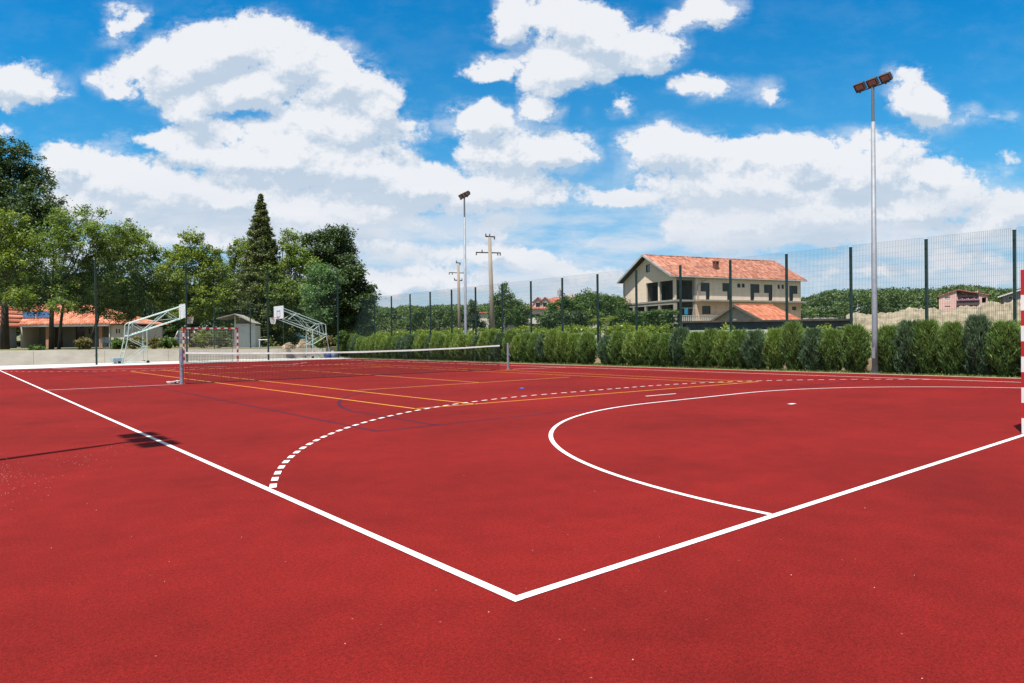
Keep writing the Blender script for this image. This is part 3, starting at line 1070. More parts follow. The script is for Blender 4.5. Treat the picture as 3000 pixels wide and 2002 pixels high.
# ================================================================ mesh fences
def panel(mb, p0, p1, z0, z1, r, dv=.05, dh=.2):
    p0, p1 = np.array(p0, float), np.array(p1, float)
    L_ = np.linalg.norm(p1-p0); d_ = (p1-p0)/L_; nn_ = np.array([-d_[1], d_[0], 0])
    k = max(1, int(L_/dv))
    for i in range(1, k):
        c = p0+d_*L_*i/k
        q = [c-d_*r, c+nn_*r, c+d_*r, c-nn_*r]
        V = [a_+[0, 0, z0] for a_ in q]+[a_+[0, 0, z1] for a_ in q]
        mb.add(V, [(0, 1, 5, 4), (1, 2, 6, 5), (2, 3, 7, 6), (3, 0, 4, 7)])
    z = z0
    while z <= z1+.001:
        q = [(0, -r), (r, 0), (0, r), (-r, 0)]
        V = [p0+nn_*(a_+r*1.5)+[0, 0, z+b_*.38] for a_, b_ in q]+[p1+nn_*(a_+r*1.5)+[0, 0, z+b_*.38] for a_, b_ in q]
        mb.add(V, [(0, 1, 5, 4), (1, 2, 6, 5), (2, 3, 7, 6), (3, 0, 4, 7)])
        z += dh


def post_part(e, x, y, z0, z1, w=.04):
    mb = MB(); mb.lohi((x-w, y-w, z0), (x+w, y+w, z1)); mb.lohi((x-w-.006, y-w-.006, z1), (x+w+.006, y+w+.006, z1+.02))
    z = z0+.5
    while z < z1:
        mb.lohi((x-w-.025, y-.015, z), (x-w, y+.015, z+.04)); z += .6
    world_part(mb, 'post', M_FENCE, e)


FXR = 23.0
ys = [-6.2, -3.65, -1.1, 1.4, 3.9, 6.34, 8.8, 11.24, 13.7, 16.2, 18.71, 21.19, 23.71, 26.21, 28.75, 31.34, 33.9, 36.4, 38.95, 41.53, 44.07, 46.6, 49.1]
fe = empty('mesh_fence', (FXR, 20, 0), 'tall green welded mesh fence standing behind the conifer hedge on the right', 'fence')
for y in ys:
    post_part(fe, FXR, y, 0, 4.38)
for y0, y1 in zip(ys, ys[1:]):
    mb = MB(); panel(mb, (FXR-.05, y0+.03, 0), (FXR-.05, y1-.03, 0), .45, 4.46, .0032)
    world_part(mb, 'mesh_panel', M_WIRE, fe)
fy = 42.4
fe2 = empty('mesh_fence', (10, fy, 0), 'very tall thin netted fence across the far end, in front of the park trees', 'fence')
xs = [-9.8, -5.0, -.15, 4.62, 9.38, 14.35, 19.25]
for x in xs:
    post_part(fe2, x, fy, 0.02, 5.9, .045)
for x0, x1 in zip(xs, xs[1:]):
    mb = MB(); panel(mb, (x0+.04, fy, 0), (x1-.04, fy, 0), 2.3, 5.9, .0026, .1, .2)
    world_part(mb, 'mesh_panel', M_WIRE, fe2)

fe3 = empty('mesh_fence', (12, 46.4, 0), 'thin dark fence standing on the park side of the low concrete wall', 'fence')
xs3 = []
for u in (628, 734, 831, 925):
    d = ray(u, 1010); t_ = (46.4-CAM[1])/d[1]; xs3.append(CAM[0]+t_*d[0])
for x in xs3:
    post_part(fe3, x, 46.4, .7, 3.95, .03)
for x0, x1 in zip(xs3, xs3[1:]):
    mb = MB(); panel(mb, (x0+.04, 46.4, 0), (x1-.04, 46.4, 0), .85, 3.9, .002, .1, .6)
    world_part(mb, 'mesh_panel', M_WIRE, fe3)

# ================================================================ walls
wl = empty('concrete_wall', (0, 46.15, 0), 'low weathered concrete wall along the far path, below the park', 'wall')
mb = MB()
x = -16.0
k = 0
while x < 19.0:
    x2 = x+3.6
    z1 = .87-.16*min(1, max(0, x/16))
    z2 = .87-.16*min(1, max(0, x2/16))
    g2 = .006
    mb.add([(x+g2, 46.02+.004*(k % 2), -.05), (x2-g2, 46.02+.004*(k % 2), -.05), (x2-g2, 46.25, -.05), (x+g2, 46.25, -.05),
            (x+g2, 46.02+.004*(k % 2), z1), (x2-g2, 46.02+.004*(k % 2), z2), (x2-g2, 46.25, z2), (x+g2, 46.25, z1)],
           [(0, 1, 5, 4), (1, 2, 6, 5), (2, 3, 7, 6), (3, 0, 4, 7), (4, 5, 6, 7)])
    x = x2; k += 1
world_part(mb, 'wall_panels', M_WALL, wl)
pw_ = empty('plinth_wall', (22.62, 18, 0), 'low beige rendered wall glimpsed between the hedge trunks', 'wall')
mb = MB(); mb.lohi((22.55, -12, -.1), (22.75, 44, .42))
world_part(mb, 'wall', mat('beige_render', (.50, .37, .24), .9, .15, 2, .2, 20), pw_)

# ================================================================ foliage
def leaf_quads(C_, size, tilt=.9, n_up=.35, asp=.55):
    """rhombic leaves at centres C_ (n,3)"""
    n = len(C_)
    nr = rng.normal(size=(n, 3)); nr[:, 2] = np.abs(nr[:, 2])*(1)+n_up
    nr /= np.linalg.norm(nr, axis=1, keepdims=True)
    a = rng.normal(size=(n, 3)); a -= nr*(a*nr).sum(1, keepdims=True)
    a /= np.linalg.norm(a, axis=1, keepdims=True)+1e-9
    b = np.cross(nr, a)
    s = (size*rng.uniform(.6, 1.35, n))[:, None]
    return np.stack([C_+a*s, C_+b*s*asp, C_-a*s, C_-b*s*asp], 1)


def crown_points(lobes, nclump, nleaf, cr, shell=.55, flat=.75):
    """lobes: (centre, radii); clumps sit towards the lobe's surface"""
    pts, tint = [], []
    vol = np.array([r[0]*r[1]*r[2] for c, r in lobes])**.67
    vol /= vol.sum()
    for (c, r), w in zip(lobes, vol):
        k = max(3, int(nclump*1.35*w))
        d = rng.normal(size=(k, 3)); d /= np.linalg.norm(d, axis=1, keepdims=True)
        rad = shell+(1.08-shell)*rng.random(k)**.7
        far = rng.random(k) < .16
        rad = np.where(far, rad*rng.uniform(1.05, 1.38, k), rad)
        cc = np.array(c)+d*np.array(r)*rad[:, None]
        for q in cc:
            m = int(nleaf*1.5*rng.uniform(.5, 1.5))
            u_ = rng.normal(size=(m, 3))*cr*rng.uniform(.45, 1.05)*.5
            u_[:, 2] *= flat
            pts.append(q+u_)
            tint.append(np.clip(rng.normal(rng.uniform(.1, .85), .15, m), 0, 1))
    return np.concatenate(pts), np.concatenate(tint)


M_BARK = mat('dark_bark', (.06, .048, .036), .95, .3, 4, .5, 9, sc3=(1, 1, .25))
M_BARKL = mat('grey_bark', (.15, .125, .095), .95, .3, 4, .5, 9, sc3=(1, 1, .25))


def limbs(mb, base, split, lobes, r0):
    base, split = np.array(base, float), np.array(split, float)
    mid = (base+split)/2+np.array([rng.normal()*.08, rng.normal()*.08, 0])
    mb.tube([base, mid, split], [r0*1.15, r0*.9, r0*.72], 9)
    for c, r in lobes:
        c = np.array(c, float)
        s_ = split+(np.array([0, 0, 1.])*rng.uniform(-.15, .1)*max(.3, split[2]-base[2]))
        m1 = s_+(c-s_)*.5+np.array([rng.normal()*.2, rng.normal()*.2, -.12*np.linalg.norm(c-s_)])
        rr = r0*rng.uniform(.34, .5)
        mb.tube([s_, m1, c], [rr, rr*.6, rr*.22], 6)
        for _ in range(4):
            d = rng.normal(size=3); d /= np.linalg.norm(d)
            e_ = c+d*np.array(r)*.85
            s2 = m1+(c-m1)*rng.uniform(.2, .9)
            mb.tube([s2, (s2+e_)/2+rng.normal(size=3)*.1, e_], [rr*.3, rr*.18, rr*.07], 4, cap=False)


def tree(name, label, cat, D, trunk, lobes, lm, bark=None, nclump=260, nleaf=34, cr=.5, leaf=.11, shell=.5, zb=.8, group=None, r0=.2, dj=1.0):
    """D distance ahead; trunk (u_base, u_split, v_split); lobes [(u, v, ru, rv)] in photo pixels at that distance"""
    s = FPX/D
    pb = at(trunk[0], 1000, D); pb[2] = zb
    ps = at(trunk[1], trunk[2], D)
    L_ = []
    for (u, v, ru, rv) in lobes:
        dd = D+rng.uniform(-1, 1)*dj
        c = at(u, v, dd)
        L_.append((c, (ru/s, max(ru, rv)/s*.9, rv/s)))
    e = empty(name, pb, label, cat, group)
    mb = MB(); limbs(mb, pb-np.array([0, 0, .1]), ps, L_, r0)
    world_part(mb, 'trunk', bark or M_BARK, e, True)
    pts, ti = crown_points(L_, nclump, nleaf, cr, shell)
    o = quads_mesh('crown', leaf_quads(pts, leaf*.82)-pb, lm, ti, e)
    return e


LM_OAK = leaf_mat('oak_leaf', (.022, .050, .016), (.080, .130, .035), .25)
LM_ACA = leaf_mat('acacia_leaf', (.070, .135, .020), (.22, .30, .060), .34, hue2=(.42, .34, .14))
LM_ACB = leaf_mat('bright_leaf', (.085, .15, .020), (.27, .33, .050), .34)
LM_GRN = leaf_mat('mid_green_leaf', (.040, .09, .020), (.13, .21, .045), .35)
LM_CON = leaf_mat('spruce_needle', (.035, .070, .018), (.17, .20, .055), .2, hue2=(.24, .22, .09))
LM_BLU = leaf_mat('blue_green_leaf', (.065, .15, .060), (.19, .31, .13), .4)
LM_FAR = leaf_mat('woodland_leaf', (.040, .085, .022), (.14, .20, .055), .3)
LM_FARD = leaf_mat('pine_woodland_leaf', (.035, .075, .025), (.12, .18, .055), .3)

GT = 'trees in the park beyond the far wall'
tree('oak_tree', 'very tall dark broadleaf tree at the left edge of the photo', 'tree', 57, (14, 16, 820),
     [(30, 470, 60, 60), (95, 520, 55, 40), (20, 560, 70, 60), (110, 590, 70, 45), (60, 640, 85, 55), (150, 640, 45, 35), (-40, 540, 70, 90), (20, 720, 80, 50), (120, 700, 60, 45), (-50, 680, 70, 70)],
     LM_OAK, nclump=560, nleaf=42, cr=.66, leaf=.13, shell=.35, group=GT, r0=.30, dj=2)
tree('acacia_tree', 'yellow-green acacia leaning in at the left edge below the dark tree', 'tree', 52, (-30, -10, 800),
     [(10, 640, 45, 25), (25, 700, 55, 30), (-10, 760, 60, 45), (50, 780, 55, 40), (20, 850, 55, 40), (60, 870, 40, 30)],
     LM_ACB, M_BARKL, nclump=260, nleaf=30, cr=.5, leaf=.10, group=GT, r0=.13)
tree('acacia_tree', 'spreading acacia with twin trunks before the orange roofed house', 'tree', 53, (150, 155, 850),
     [(205, 640, 55, 28), (275, 620, 32, 16), (160, 700, 70, 40), (240, 700, 70, 40), (300, 680, 50, 28), (350, 665, 40, 20), (130, 770, 60, 40), (210, 790, 75, 45), (150, 840, 60, 38), (225, 860, 55, 32), (105, 850, 40, 40), (180, 895, 50, 20), (95, 900, 35, 22)],
     LM_ACA, M_BARK, nclump=460, nleaf=28, cr=.50, leaf=.10, group=GT, r0=.17)
tree('acacia_tree', 'slim second trunked acacia with airy crown right of the twin trunked one', 'tree', 55, (172, 190, 860),
     [(330, 720, 50, 25), (380, 700, 30, 18), (290, 770, 50, 35), (255, 830, 40, 35), (300, 850, 45, 35), (255, 900, 40, 22)],
     LM_ACA, M_BARKL, nclump=240, nleaf=26, cr=.48, leaf=.10, group=GT, r0=.12)
tree('acacia_tree', 'loose acacia right of the tall left fence post', 'tree', 58, (258, 300, 860),
     [(370, 700, 50, 26), (410, 690, 25, 14), (430, 730, 38, 24), (350, 770, 60, 38), (430, 790, 50, 38), (320, 840, 55, 40), (400, 860, 60, 40), (455, 840, 30, 40), (350, 910, 60, 30)],
     LM_ACA, M_BARKL, nclump=400, nleaf=30, cr=.52, leaf=.11, group=GT, r0=.15)
tree('acacia_tree', 'round topped acacia above the left basketball backboard', 'tree', 58, (560, 560, 880),
     [(555, 700, 25, 22), (590, 692, 14, 8), (515, 740, 42, 24), (600, 745, 40, 24), (560, 770, 60, 36), (495, 800, 45, 40), (620, 800, 40, 38), (555, 830, 70, 45), (490, 870, 50, 40), (620, 870, 50, 40), (560, 910, 65, 30)],
     LM_ACB, M_BARK, nclump=480, nleaf=32, cr=.52, leaf=.11, group=GT, r0=.17)
tree('poplar_tree', 'small pale green tree filling the gap left of the tall spruce', 'tree', 66, (650, 650, 900),
     [(650, 800, 30, 40), (640, 860, 40, 50), (670, 900, 40, 45)],
     LM_GRN, M_BARKL, nclump=150, nleaf=30, cr=.5, leaf=.12, group=GT, r0=.12)
tree('acacia_tree', 'wispy acacia standing just left of the tall pointed spruce', 'tree', 61, (718, 712, 880),
     [(705, 715, 16, 20), (690, 745, 22, 22), (735, 735, 26, 20), (712, 790, 38, 34), (750, 800, 36, 36), (700, 850, 45, 36), (760, 870, 45, 36), (720, 900, 45, 28)],
     LM_ACB, M_BARK, nclump=300, nleaf=30, cr=.48, leaf=.105, group=GT, r0=.14)
tree('acacia_tree', 'olive green acacia between the spruce and the dark round tree', 'tree', 60, (824, 830, 880),
     [(845, 690, 14, 14), (832, 712, 14, 20), (865, 700, 18, 14), (860, 740, 28, 24), (880, 755, 30, 24), (850, 790, 48, 30), (905, 780, 36, 28), (800, 810, 40, 36), (890, 830, 50, 36), (830, 860, 60, 40), (920, 870, 45, 40), (860, 910, 60, 30)],
     LM_ACA, M_BARKL, nclump=480, nleaf=30, cr=.50, leaf=.105, group=GT, r0=.15)
tree('acacia_tree', 'blue-green feathery acacia above the right basketball frame', 'tree', 54, (925, 940, 900),
     [(945, 800, 40, 24), (985, 830, 40, 28), (930, 860, 50, 34), (980, 890, 40, 34), (940, 920, 45, 26)],
     LM_BLU, M_BARKL, nclump=230, nleaf=30, cr=.48, leaf=.10, group=GT, r0=.12)
tree('oak_tree', 'dark round headed tree behind the acacias on the right of the park', 'tree', 63, (973, 965, 860),
     [(960, 690, 34, 26), (1000, 690, 30, 24), (920, 700, 26, 18), (895, 712, 14, 14), (1010, 730, 34, 26), (955, 740, 50, 34), (920, 760, 34, 28), (1020, 770, 34, 18), (980, 790, 55, 34), (960, 850, 55, 40)],
     LM_OAK, M_BARK, nclump=420, nleaf=34, cr=.52, leaf=.12, shell=.4, group=GT, r0=.24)
tree('oak_tree', 'low dark bushy tree at the corner where the hedge begins', 'tree', 55, (974, 1000, 900),
     [(1035, 800, 34, 20), (1000, 820, 40, 28), (1050, 850, 44, 34), (1000, 880, 48, 40), (1060, 890, 36, 26), (1080, 872, 22, 10), (1030, 930, 50, 34), (985, 950, 35, 30)],
     LM_OAK, M_BARK, nclump=360, nleaf=36, cr=.5, leaf=.12, shell=.4, group=GT, r0=.22)
# tall pointed spruce
def spruce(u, vt, vb, halfw, D, label):
    s = FPX/D
    top, bot = at(u, vt, D), at(u, vb, D)
    base = bot.copy(); base[2] = .8
    e = empty('spruce_tree', base, label, 'tree', GT)
    mb = MB(); mb.tube([base, (base[0], base[1], top[2]-.2)], [.22, .03], 8); world_part(mb, 'trunk', M_BARK, e, True)
    H = top[2]-base[2]
    P_, T_ = [], []
    z = 0.
    while z < .995:
        r = 1.22*halfw/s*(1-z)**.9*(1.0+.18*rng.normal())
        k = int(8+40*(1-z))
        for i in range(k):
            a_ = rng.uniform(0, 2*math.pi)
            rr = r*rng.uniform(.5, 1.08)
            m_ = 34
            q = np.array([base[0]+rr*math.cos(a_), base[1]+rr*math.sin(a_), base[2]+H*z-.25*rr])
            P_.append(q+rng.normal(size=(m_, 3))*np.array([.17, .17, .13])*(1-.6*z)); T_.append(np.clip(rng.normal(rng.uniform(.2, .8), .15, m_), 0, 1))
        z += .012
    P_ = np.concatenate(P_)
    quads_mesh('crown', leaf_quads(P_, .10, asp=.4)-base, LM_CON, np.concatenate(T_), e)
spruce(769, 566, 970, 90, 60, 'tall narrow pointed spruce rising above the park trees')

# centre and right, beyond the hedge
GC = 'trees in the gardens beyond the hedge'
tree('cypress_tree', 'thin ragged dark tree between the tall utility pole and the villa', 'tree', 78, (1478, 1478, 930),
     [(1478, 850, 12, 18), (1462, 880, 18, 22), (1490, 885, 20, 24), (1452, 915, 22, 26), (1480, 925, 26, 30), (1455, 950, 26, 20)],
     LM_GRN, M_BARKL, nclump=200, nleaf=26, cr=.5, leaf=.12, zb=0, group=GC, r0=.15)
tree('olive_tree', 'rounded olive green tree left of the dormered villa', 'tree', 84, (1510, 1512, 940),
     [(1510, 895, 22, 20), (1530, 915, 24, 22), (1500, 925, 26, 24), (1525, 945, 24, 18)],
     LM_GRN, M_BARKL, nclump=170, nleaf=28, cr=.55, leaf=.13, zb=0, group=GC, r0=.15)
tree('walnut_tree', 'broad green garden tree hiding the right half of the dormered villa', 'tree', 72, (1715, 1715, 930),
     [(1720, 872, 34, 18), (1680, 885, 40, 18), (1760, 885, 40, 22), (1640, 905, 40, 20), (1710, 905, 60, 26), (1790, 900, 36, 26), (1620, 930, 40, 16), (1660, 935, 50, 24), (1740, 930, 60, 24)],
     LM_GRN, M_BARK, nclump=420, nleaf=32, cr=.55, leaf=.13, zb=0, group=GC, r0=.24)
tree('fig_tree', 'dark low bushy tree below the villa, left of the palms', 'tree', 62, (1650, 1650, 950),
     [(1640, 935, 44, 20), (1690, 935, 30, 22), (1620, 955, 40, 14), (1670, 960, 40, 14)],
     LM_OAK, M_BARK, nclump=200, nleaf=34, cr=.5, leaf=.12, zb=0, group=GC, r0=.15)
tree('laurel_tree', 'green tree mass touching the left wall of the unfinished house', 'tree', 96, (1790, 1790, 940),
     [(1810, 885, 26, 16), (1780, 890, 26, 14), (1815, 905, 22, 18), (1790, 915, 40, 22)],
     LM_GRN, M_BARK, nclump=180, nleaf=30, cr=.6, leaf=.15, zb=0, group=GC, r0=.2)
tree('cypress_tree', 'far dark cypress in front of the white villa beside the mast', 'tree', 90, (1386, 1386, 940),
     [(1386, 895, 8, 14), (1386, 925, 12, 22), (1380, 950, 20, 16), (1405, 955, 18, 14)],
     LM_OAK, M_BARKL, nclump=110, nleaf=26, cr=.45, leaf=.12, zb=0, group=GC, r0=.12)


def palm(u, v, D, label):
    c = at(u, v, D)
    b = np.array([c[0], c[1], 0])
    e = empty('palm_tree', b, label, 'palm', 'low palms beside the vine covered pergola')
    mb = MB(); mb.tube([b, b+[.05, 0, c[2]*.5], c], [.17, .14, .12], 8); world_part(mb, 'trunk', M_BARKL, e)
    Q, T_ = [], []
    for k in range(26):
        a_ = rng.uniform(0, 6.28); el = rng.uniform(-.1, 1.2); L_ = rng.uniform(.7, 1.05)
        d = np.array([math.cos(a_), math.sin(a_), 0])
        for j in range(9):
            f = j/9
            p0 = c+d*L_*f*math.cos(el*.7)+np.array([0, 0, L_*(f*math.sin(el)-.7*f*f)])
            sd_ = np.array([-d[1], d[0], 0])
            for sg in (-1, 1):
                tip = p0+sd_*sg*.22*(1-f*.6)+d*.12+[0, 0, -.06]
                Q.append([p0, (p0+tip)/2+d*.02, tip, (p0+tip)/2-d*.02]); T_.append(rng.uniform(.2, 1))
    quads_mesh('fronds', np.array(Q)-b, LM_ACB, np.array(T_), e)


palm(1755, 940, 56, 'low fan palm left of the vine covered pergola, the farther left of two')
palm(1800, 935, 55, 'low fan palm touching the left end of the vine covered pergola')

# vine covered pergola
def leafy_box(name, label, cat, p0, p1, z0, z1, depth, lm, n, leaf, bumps=.12, group=None, kind=None, tintr=(.1, .9)):
    p0, p1 = np.array(p0, float), np.array(p1, float)
    L_ = np.linalg.norm(p1-p0); d = (p1-p0)/L_; nn = np.array([-d[1], d[0], 0])
    e = empty(name, (p0+p1)/2, label, cat, group)
    base = np.array(e.location)
    t_ = rng.random(n); k = rng.random(n)
    ph = rng.random(4)*6
    def bump(s): return bumps*(np.sin(s*1.7+ph[0])+.7*np.sin(s*4.3+ph[1])+.5*np.sin(s*9+ph[2]))
    zt = z1+bump(t_*L_)
    side = rng.random(n)
    z = z0+(zt-z0)*rng.random(n)**.8
    off = depth/2*np.where(side < .5, -1, 1)*rng.uniform(.75, 1.1, n)
    top = side > .78
    z = np.where(top, zt*rng.uniform(.96, 1.03, n), z); off = np.where(top, depth*(rng.random(n)-.5), off)
    C_ = p0[None]+d[None]*(t_*L_)[:, None]+nn[None]*(off+.1*np.sin(t_*L_*3+z*4))[:, None]
    C_[:, 2] = z
    C_ += rng.normal(size=(n, 3))*.04
    clump = .5+.5*np.sin(t_*L_*5+z*6)*np.cos(t_*L_*2.3-z*3)
    ti = np.clip(tintr[0]+(tintr[1]-tintr[0])*(.5*clump+.5*rng.random(n)), 0, 1)
    quads_mesh('foliage', leaf_quads(C_, leaf)-base, lm, ti, e)
    for i in range(int(L_/2.4)+1):
        q = p0+d*min(L_, i*2.4)
        mb = MB(); mb.tube([q+[0, 0, -.05], q+[.03, 0, z0+(z1-z0)*.5], q+[0, .04, z1*.85]], [.05, .035, .015], 5)
        world_part(mb, 'stem', M_BARKL, e)
    return e


a_, b_ = at(1826, 960, 56), at(1974, 960, 53)
a_[2] = b_[2] = 0
zt_ = at(1900, 917, 54.5)[2]
leafy_box('vine_pergola', 'dark green vine covered pergola in front of the unfinished house', 'pergola', a_, b_, .5, zt_, 2.4, LM_GRN, 9000, .10, .06, tintr=(.0, .75))
# yellow-green laurel hedge behind the fence
LM_LAU = leaf_mat('laurel_leaf', (.10, .17, .018), (.32, .40, .035), .4, .35)
leafy_box('laurel_hedge', 'yellow-green laurel hedge behind the mesh fence, showing above the conifers at the centre', 'hedge',
          (23.9, 17.5, 0), (24.3, 47, 0), .25, 1.74, .7, LM_LAU, 22000, .065, .09)
leafy_box('laurel_hedge', 'lower sparse laurel hedge glimpsed between the conifers on the right', 'hedge',
          (23.7, 1.0, 0), (23.9, 16.8, 0), .2, 1.36, .6, LM_LAU, 8000, .06, .16)

# conifer hedge: four source shrubs, then copies
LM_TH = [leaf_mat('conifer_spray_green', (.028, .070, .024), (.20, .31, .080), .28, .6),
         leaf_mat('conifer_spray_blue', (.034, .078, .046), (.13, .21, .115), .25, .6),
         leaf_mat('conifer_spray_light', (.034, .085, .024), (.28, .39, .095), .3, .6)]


def shrub_mesh(k, lm):
    H, r = 1.42, .43
    n = 7600
    z = rng.random(n)**.85
    prof = np.clip(1-np.abs((z-.36)/.70)**2.1, 0, 1)**.62*np.where(z < .36, .68+.32*(z/.36), 1)
    a_ = rng.uniform(0, 2*math.pi, n)
    lump = 1+.16*np.sin(3*a_+k*2+z*5)+.13*np.sin(5*a_-z*9+k)+.09*np.sin(9*a_+z*21)
    rr = r*prof*lump*(.45+.58*rng.random(n)**.5)
    C_ = np.stack([rr*np.cos(a_), rr*np.sin(a_), .06+H*z], 1)
    C_[:, :2] += (np.array([.05, .03])*math.sin(k))[None]*z[:, None]
    # sprays point up and outwards
    up = np.stack([np.cos(a_)*.5, np.sin(a_)*.5, np.full(n, 1.0)], 1)+rng.normal(size=(n, 3))*.33
    up /= np.linalg.norm(up, axis=1, keepdims=True)
    sd_ = np.cross(up, rng.normal(size=(n, 3))); sd_ /= np.linalg.norm(sd_, axis=1, keepdims=True)
    L_ = (rng.uniform(.045, .105, n)*(1+.9*(rng.random(n) < .22)+.6*(z > .85)))[:, None]; w_ = rng.uniform(.008, .017, n)[:, None]
    Q = np.stack([C_-up*L_*.5, C_+sd_*w_, C_+up*L_, C_-sd_*w_], 1)
    # tint: lighter with height, new growth at the tips of the sprays and in patches
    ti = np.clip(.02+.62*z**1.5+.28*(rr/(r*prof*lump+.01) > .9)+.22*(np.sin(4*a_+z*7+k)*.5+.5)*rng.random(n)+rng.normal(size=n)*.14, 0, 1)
    e = empty('conifer_shrub', (0, 0, 0), 'x', 'shrub')
    quads_mesh('foliage', Q, lm, ti, e)
    mb = MB()
    for j in range(3):
        b_ = rng.normal(size=2)*.04
        mb.tube([(b_[0], b_[1], -.06), (b_[0]*2, b_[1]*2, .3), (b_[0]*3, b_[1]*3, 1.0)], [.022, .018, .006], 5)
    mb.build('stem', M_BARKL, e)
    return e


protos = [shrub_mesh(k, LM_TH[(0, 1, 0, 2, 0, 2)[k]]) for k in range(6)]
NUM = ['first', 'second', 'third', 'fourth', 'fifth', 'sixth', 'seventh', 'eighth', 'ninth', 'tenth', 'eleventh', 'twelfth', 'thirteenth', 'fourteenth', 'fifteenth', 'sixteenth',
       'seventeenth', 'eighteenth', 'nineteenth', 'twentieth']
TENS = {20: 'twenty', 30: 'thirty', 40: 'forty', 50: 'fifty', 60: 'sixty'}
TENO = {30: 'thirtieth', 40: 'fortieth', 50: 'fiftieth', 60: 'sixtieth'}
def ordinal(n):
    if n <= 20:
        return NUM[n-1]
    if n % 10 == 0:
        return TENO[n]
    return TENS[n//10*10]+'-'+NUM[n % 10-1]
# near shrubs stand where the photo shows them; (u, kind, height)
near = [(2945, 0, 1.46), (2868, 1, 1.62), (2790, 2, 1.50), (2722, 4, 1.52), (2662, 1, 1.50), (2606, 0, 1.42),
        (2508, 2, 1.46), (2440, 0, 1.36), (2388, 1, 1.34), (2326, 4, 1.56), (2272, 3, 1.44), (2216, 1, 1.30), (2166, 0, 1.34), (2122, 5, 1.32), (2080, 2, 1.38), (2040, 4, 1.28), (1996, 1, 1.46),
        (1954, 0, 1.28), (1924, 2, 1.30), (1886, 5, 1.44), (1856, 3, 1.34), (1812, 0, 1.34), (1780, 1, 1.22), (1718, 4, 1.38), (1682, 5, 1.34)]
def hxf(y):
    return 22.02-.034*y
hx = 21.95
spots = []
def on_x(u, X):
    d = ray(u, 1080); t_ = (X-CAM[0])/d[0]
    return CAM[1]+t_*d[1]
for u, k, h in near:
    spots.append((on_x(u, hxf(on_x(u, 21.7))), k, h))
y = spots[-1][0]+.62
while y < 44.6:
    spots.append((y, int(rng.choice([0, 2, 3, 4, 5, 3, 5, 1])), rng.uniform(1.22, 1.5)))
    y += rng.uniform(.58, .74)
y = spots[0][0]-.74
lead = []
while y > -1:
    lead.append((y, int(rng.integers(0, 6)), rng.uniform(1.3, 1.5))); y -= .72
used = set()
kn = {0: 'green', 1: 'blue-green', 2: 'green', 3: 'pale tipped green', 4: 'green', 5: 'pale tipped green'}
mastd = 0
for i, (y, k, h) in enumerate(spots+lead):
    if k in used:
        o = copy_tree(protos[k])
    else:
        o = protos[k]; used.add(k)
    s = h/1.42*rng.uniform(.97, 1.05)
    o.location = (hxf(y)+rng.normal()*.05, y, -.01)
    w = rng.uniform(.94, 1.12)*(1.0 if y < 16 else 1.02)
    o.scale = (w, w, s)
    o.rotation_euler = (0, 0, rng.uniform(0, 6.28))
    if i < len(spots):
        m_ = ' right of the near mast' if i < 6 else ''
        o['label'] = kn[k]+' upright conifer shrub in the hedge, '+ordinal(i+1)+' from the right'+m_
    else:
        o['label'] = 'conifer shrub of the hedge hidden behind the right goal post, past the photo edge'
    o['group'] = 'conifers planted in a row as a hedge'
for k in range(6):
    if k not in used:
        protos[k].location = (hx, 42.2+.6*k, 0); protos[k]['label'] = 'conifer shrub at the far left end of the hedge'; protos[k]['group'] = 'conifers planted in a row as a hedge'

# grass along the hedge foot
n = 26000
y_ = rng.uniform(-3, 41, n)
edge = np.interp(y_, [-14, 0, 5, 22, 40.1], [22.09, 21.29, 21.04, 20.19, 19.49])
x_ = edge+rng.random(n)**1.1*(22.5-edge)
patch = np.sin(y_*2.3)*np.sin(y_*.9+x_*3)+rng.normal(size=n)*.5
keep = patch > -.55
x_, y_ = x_[keep], y_[keep]; n = len(x_)
h_ = rng.uniform(.025, .085, n); a_ = rng.uniform(0, 6.28, n); w_ = rng.uniform(.006, .014, n)
lean = rng.normal(size=(n, 2))*.03
b0_ = np.stack([x_-np.cos(a_)*w_, y_-np.sin(a_)*w_, np.full(n, -.01)], 1); b1_ = np.stack([x_+np.cos(a_)*w_, y_+np.sin(a_)*w_, np.full(n, -.01)], 1)
t0_ = np.stack([x_+lean[:, 0], y_+lean[:, 1], h_], 1)
Q = np.stack([b0_, b1_, t0_+[.002, 0, 0], t0_], 1)
tag(quads_mesh('grass', Q, leaf_mat('grass_blade', (.06, .13, .02), (.22, .27, .06), .3, .6), rng.random(n)), 'short patchy grass along the foot of the conifer hedge', None, None, 'stuff')

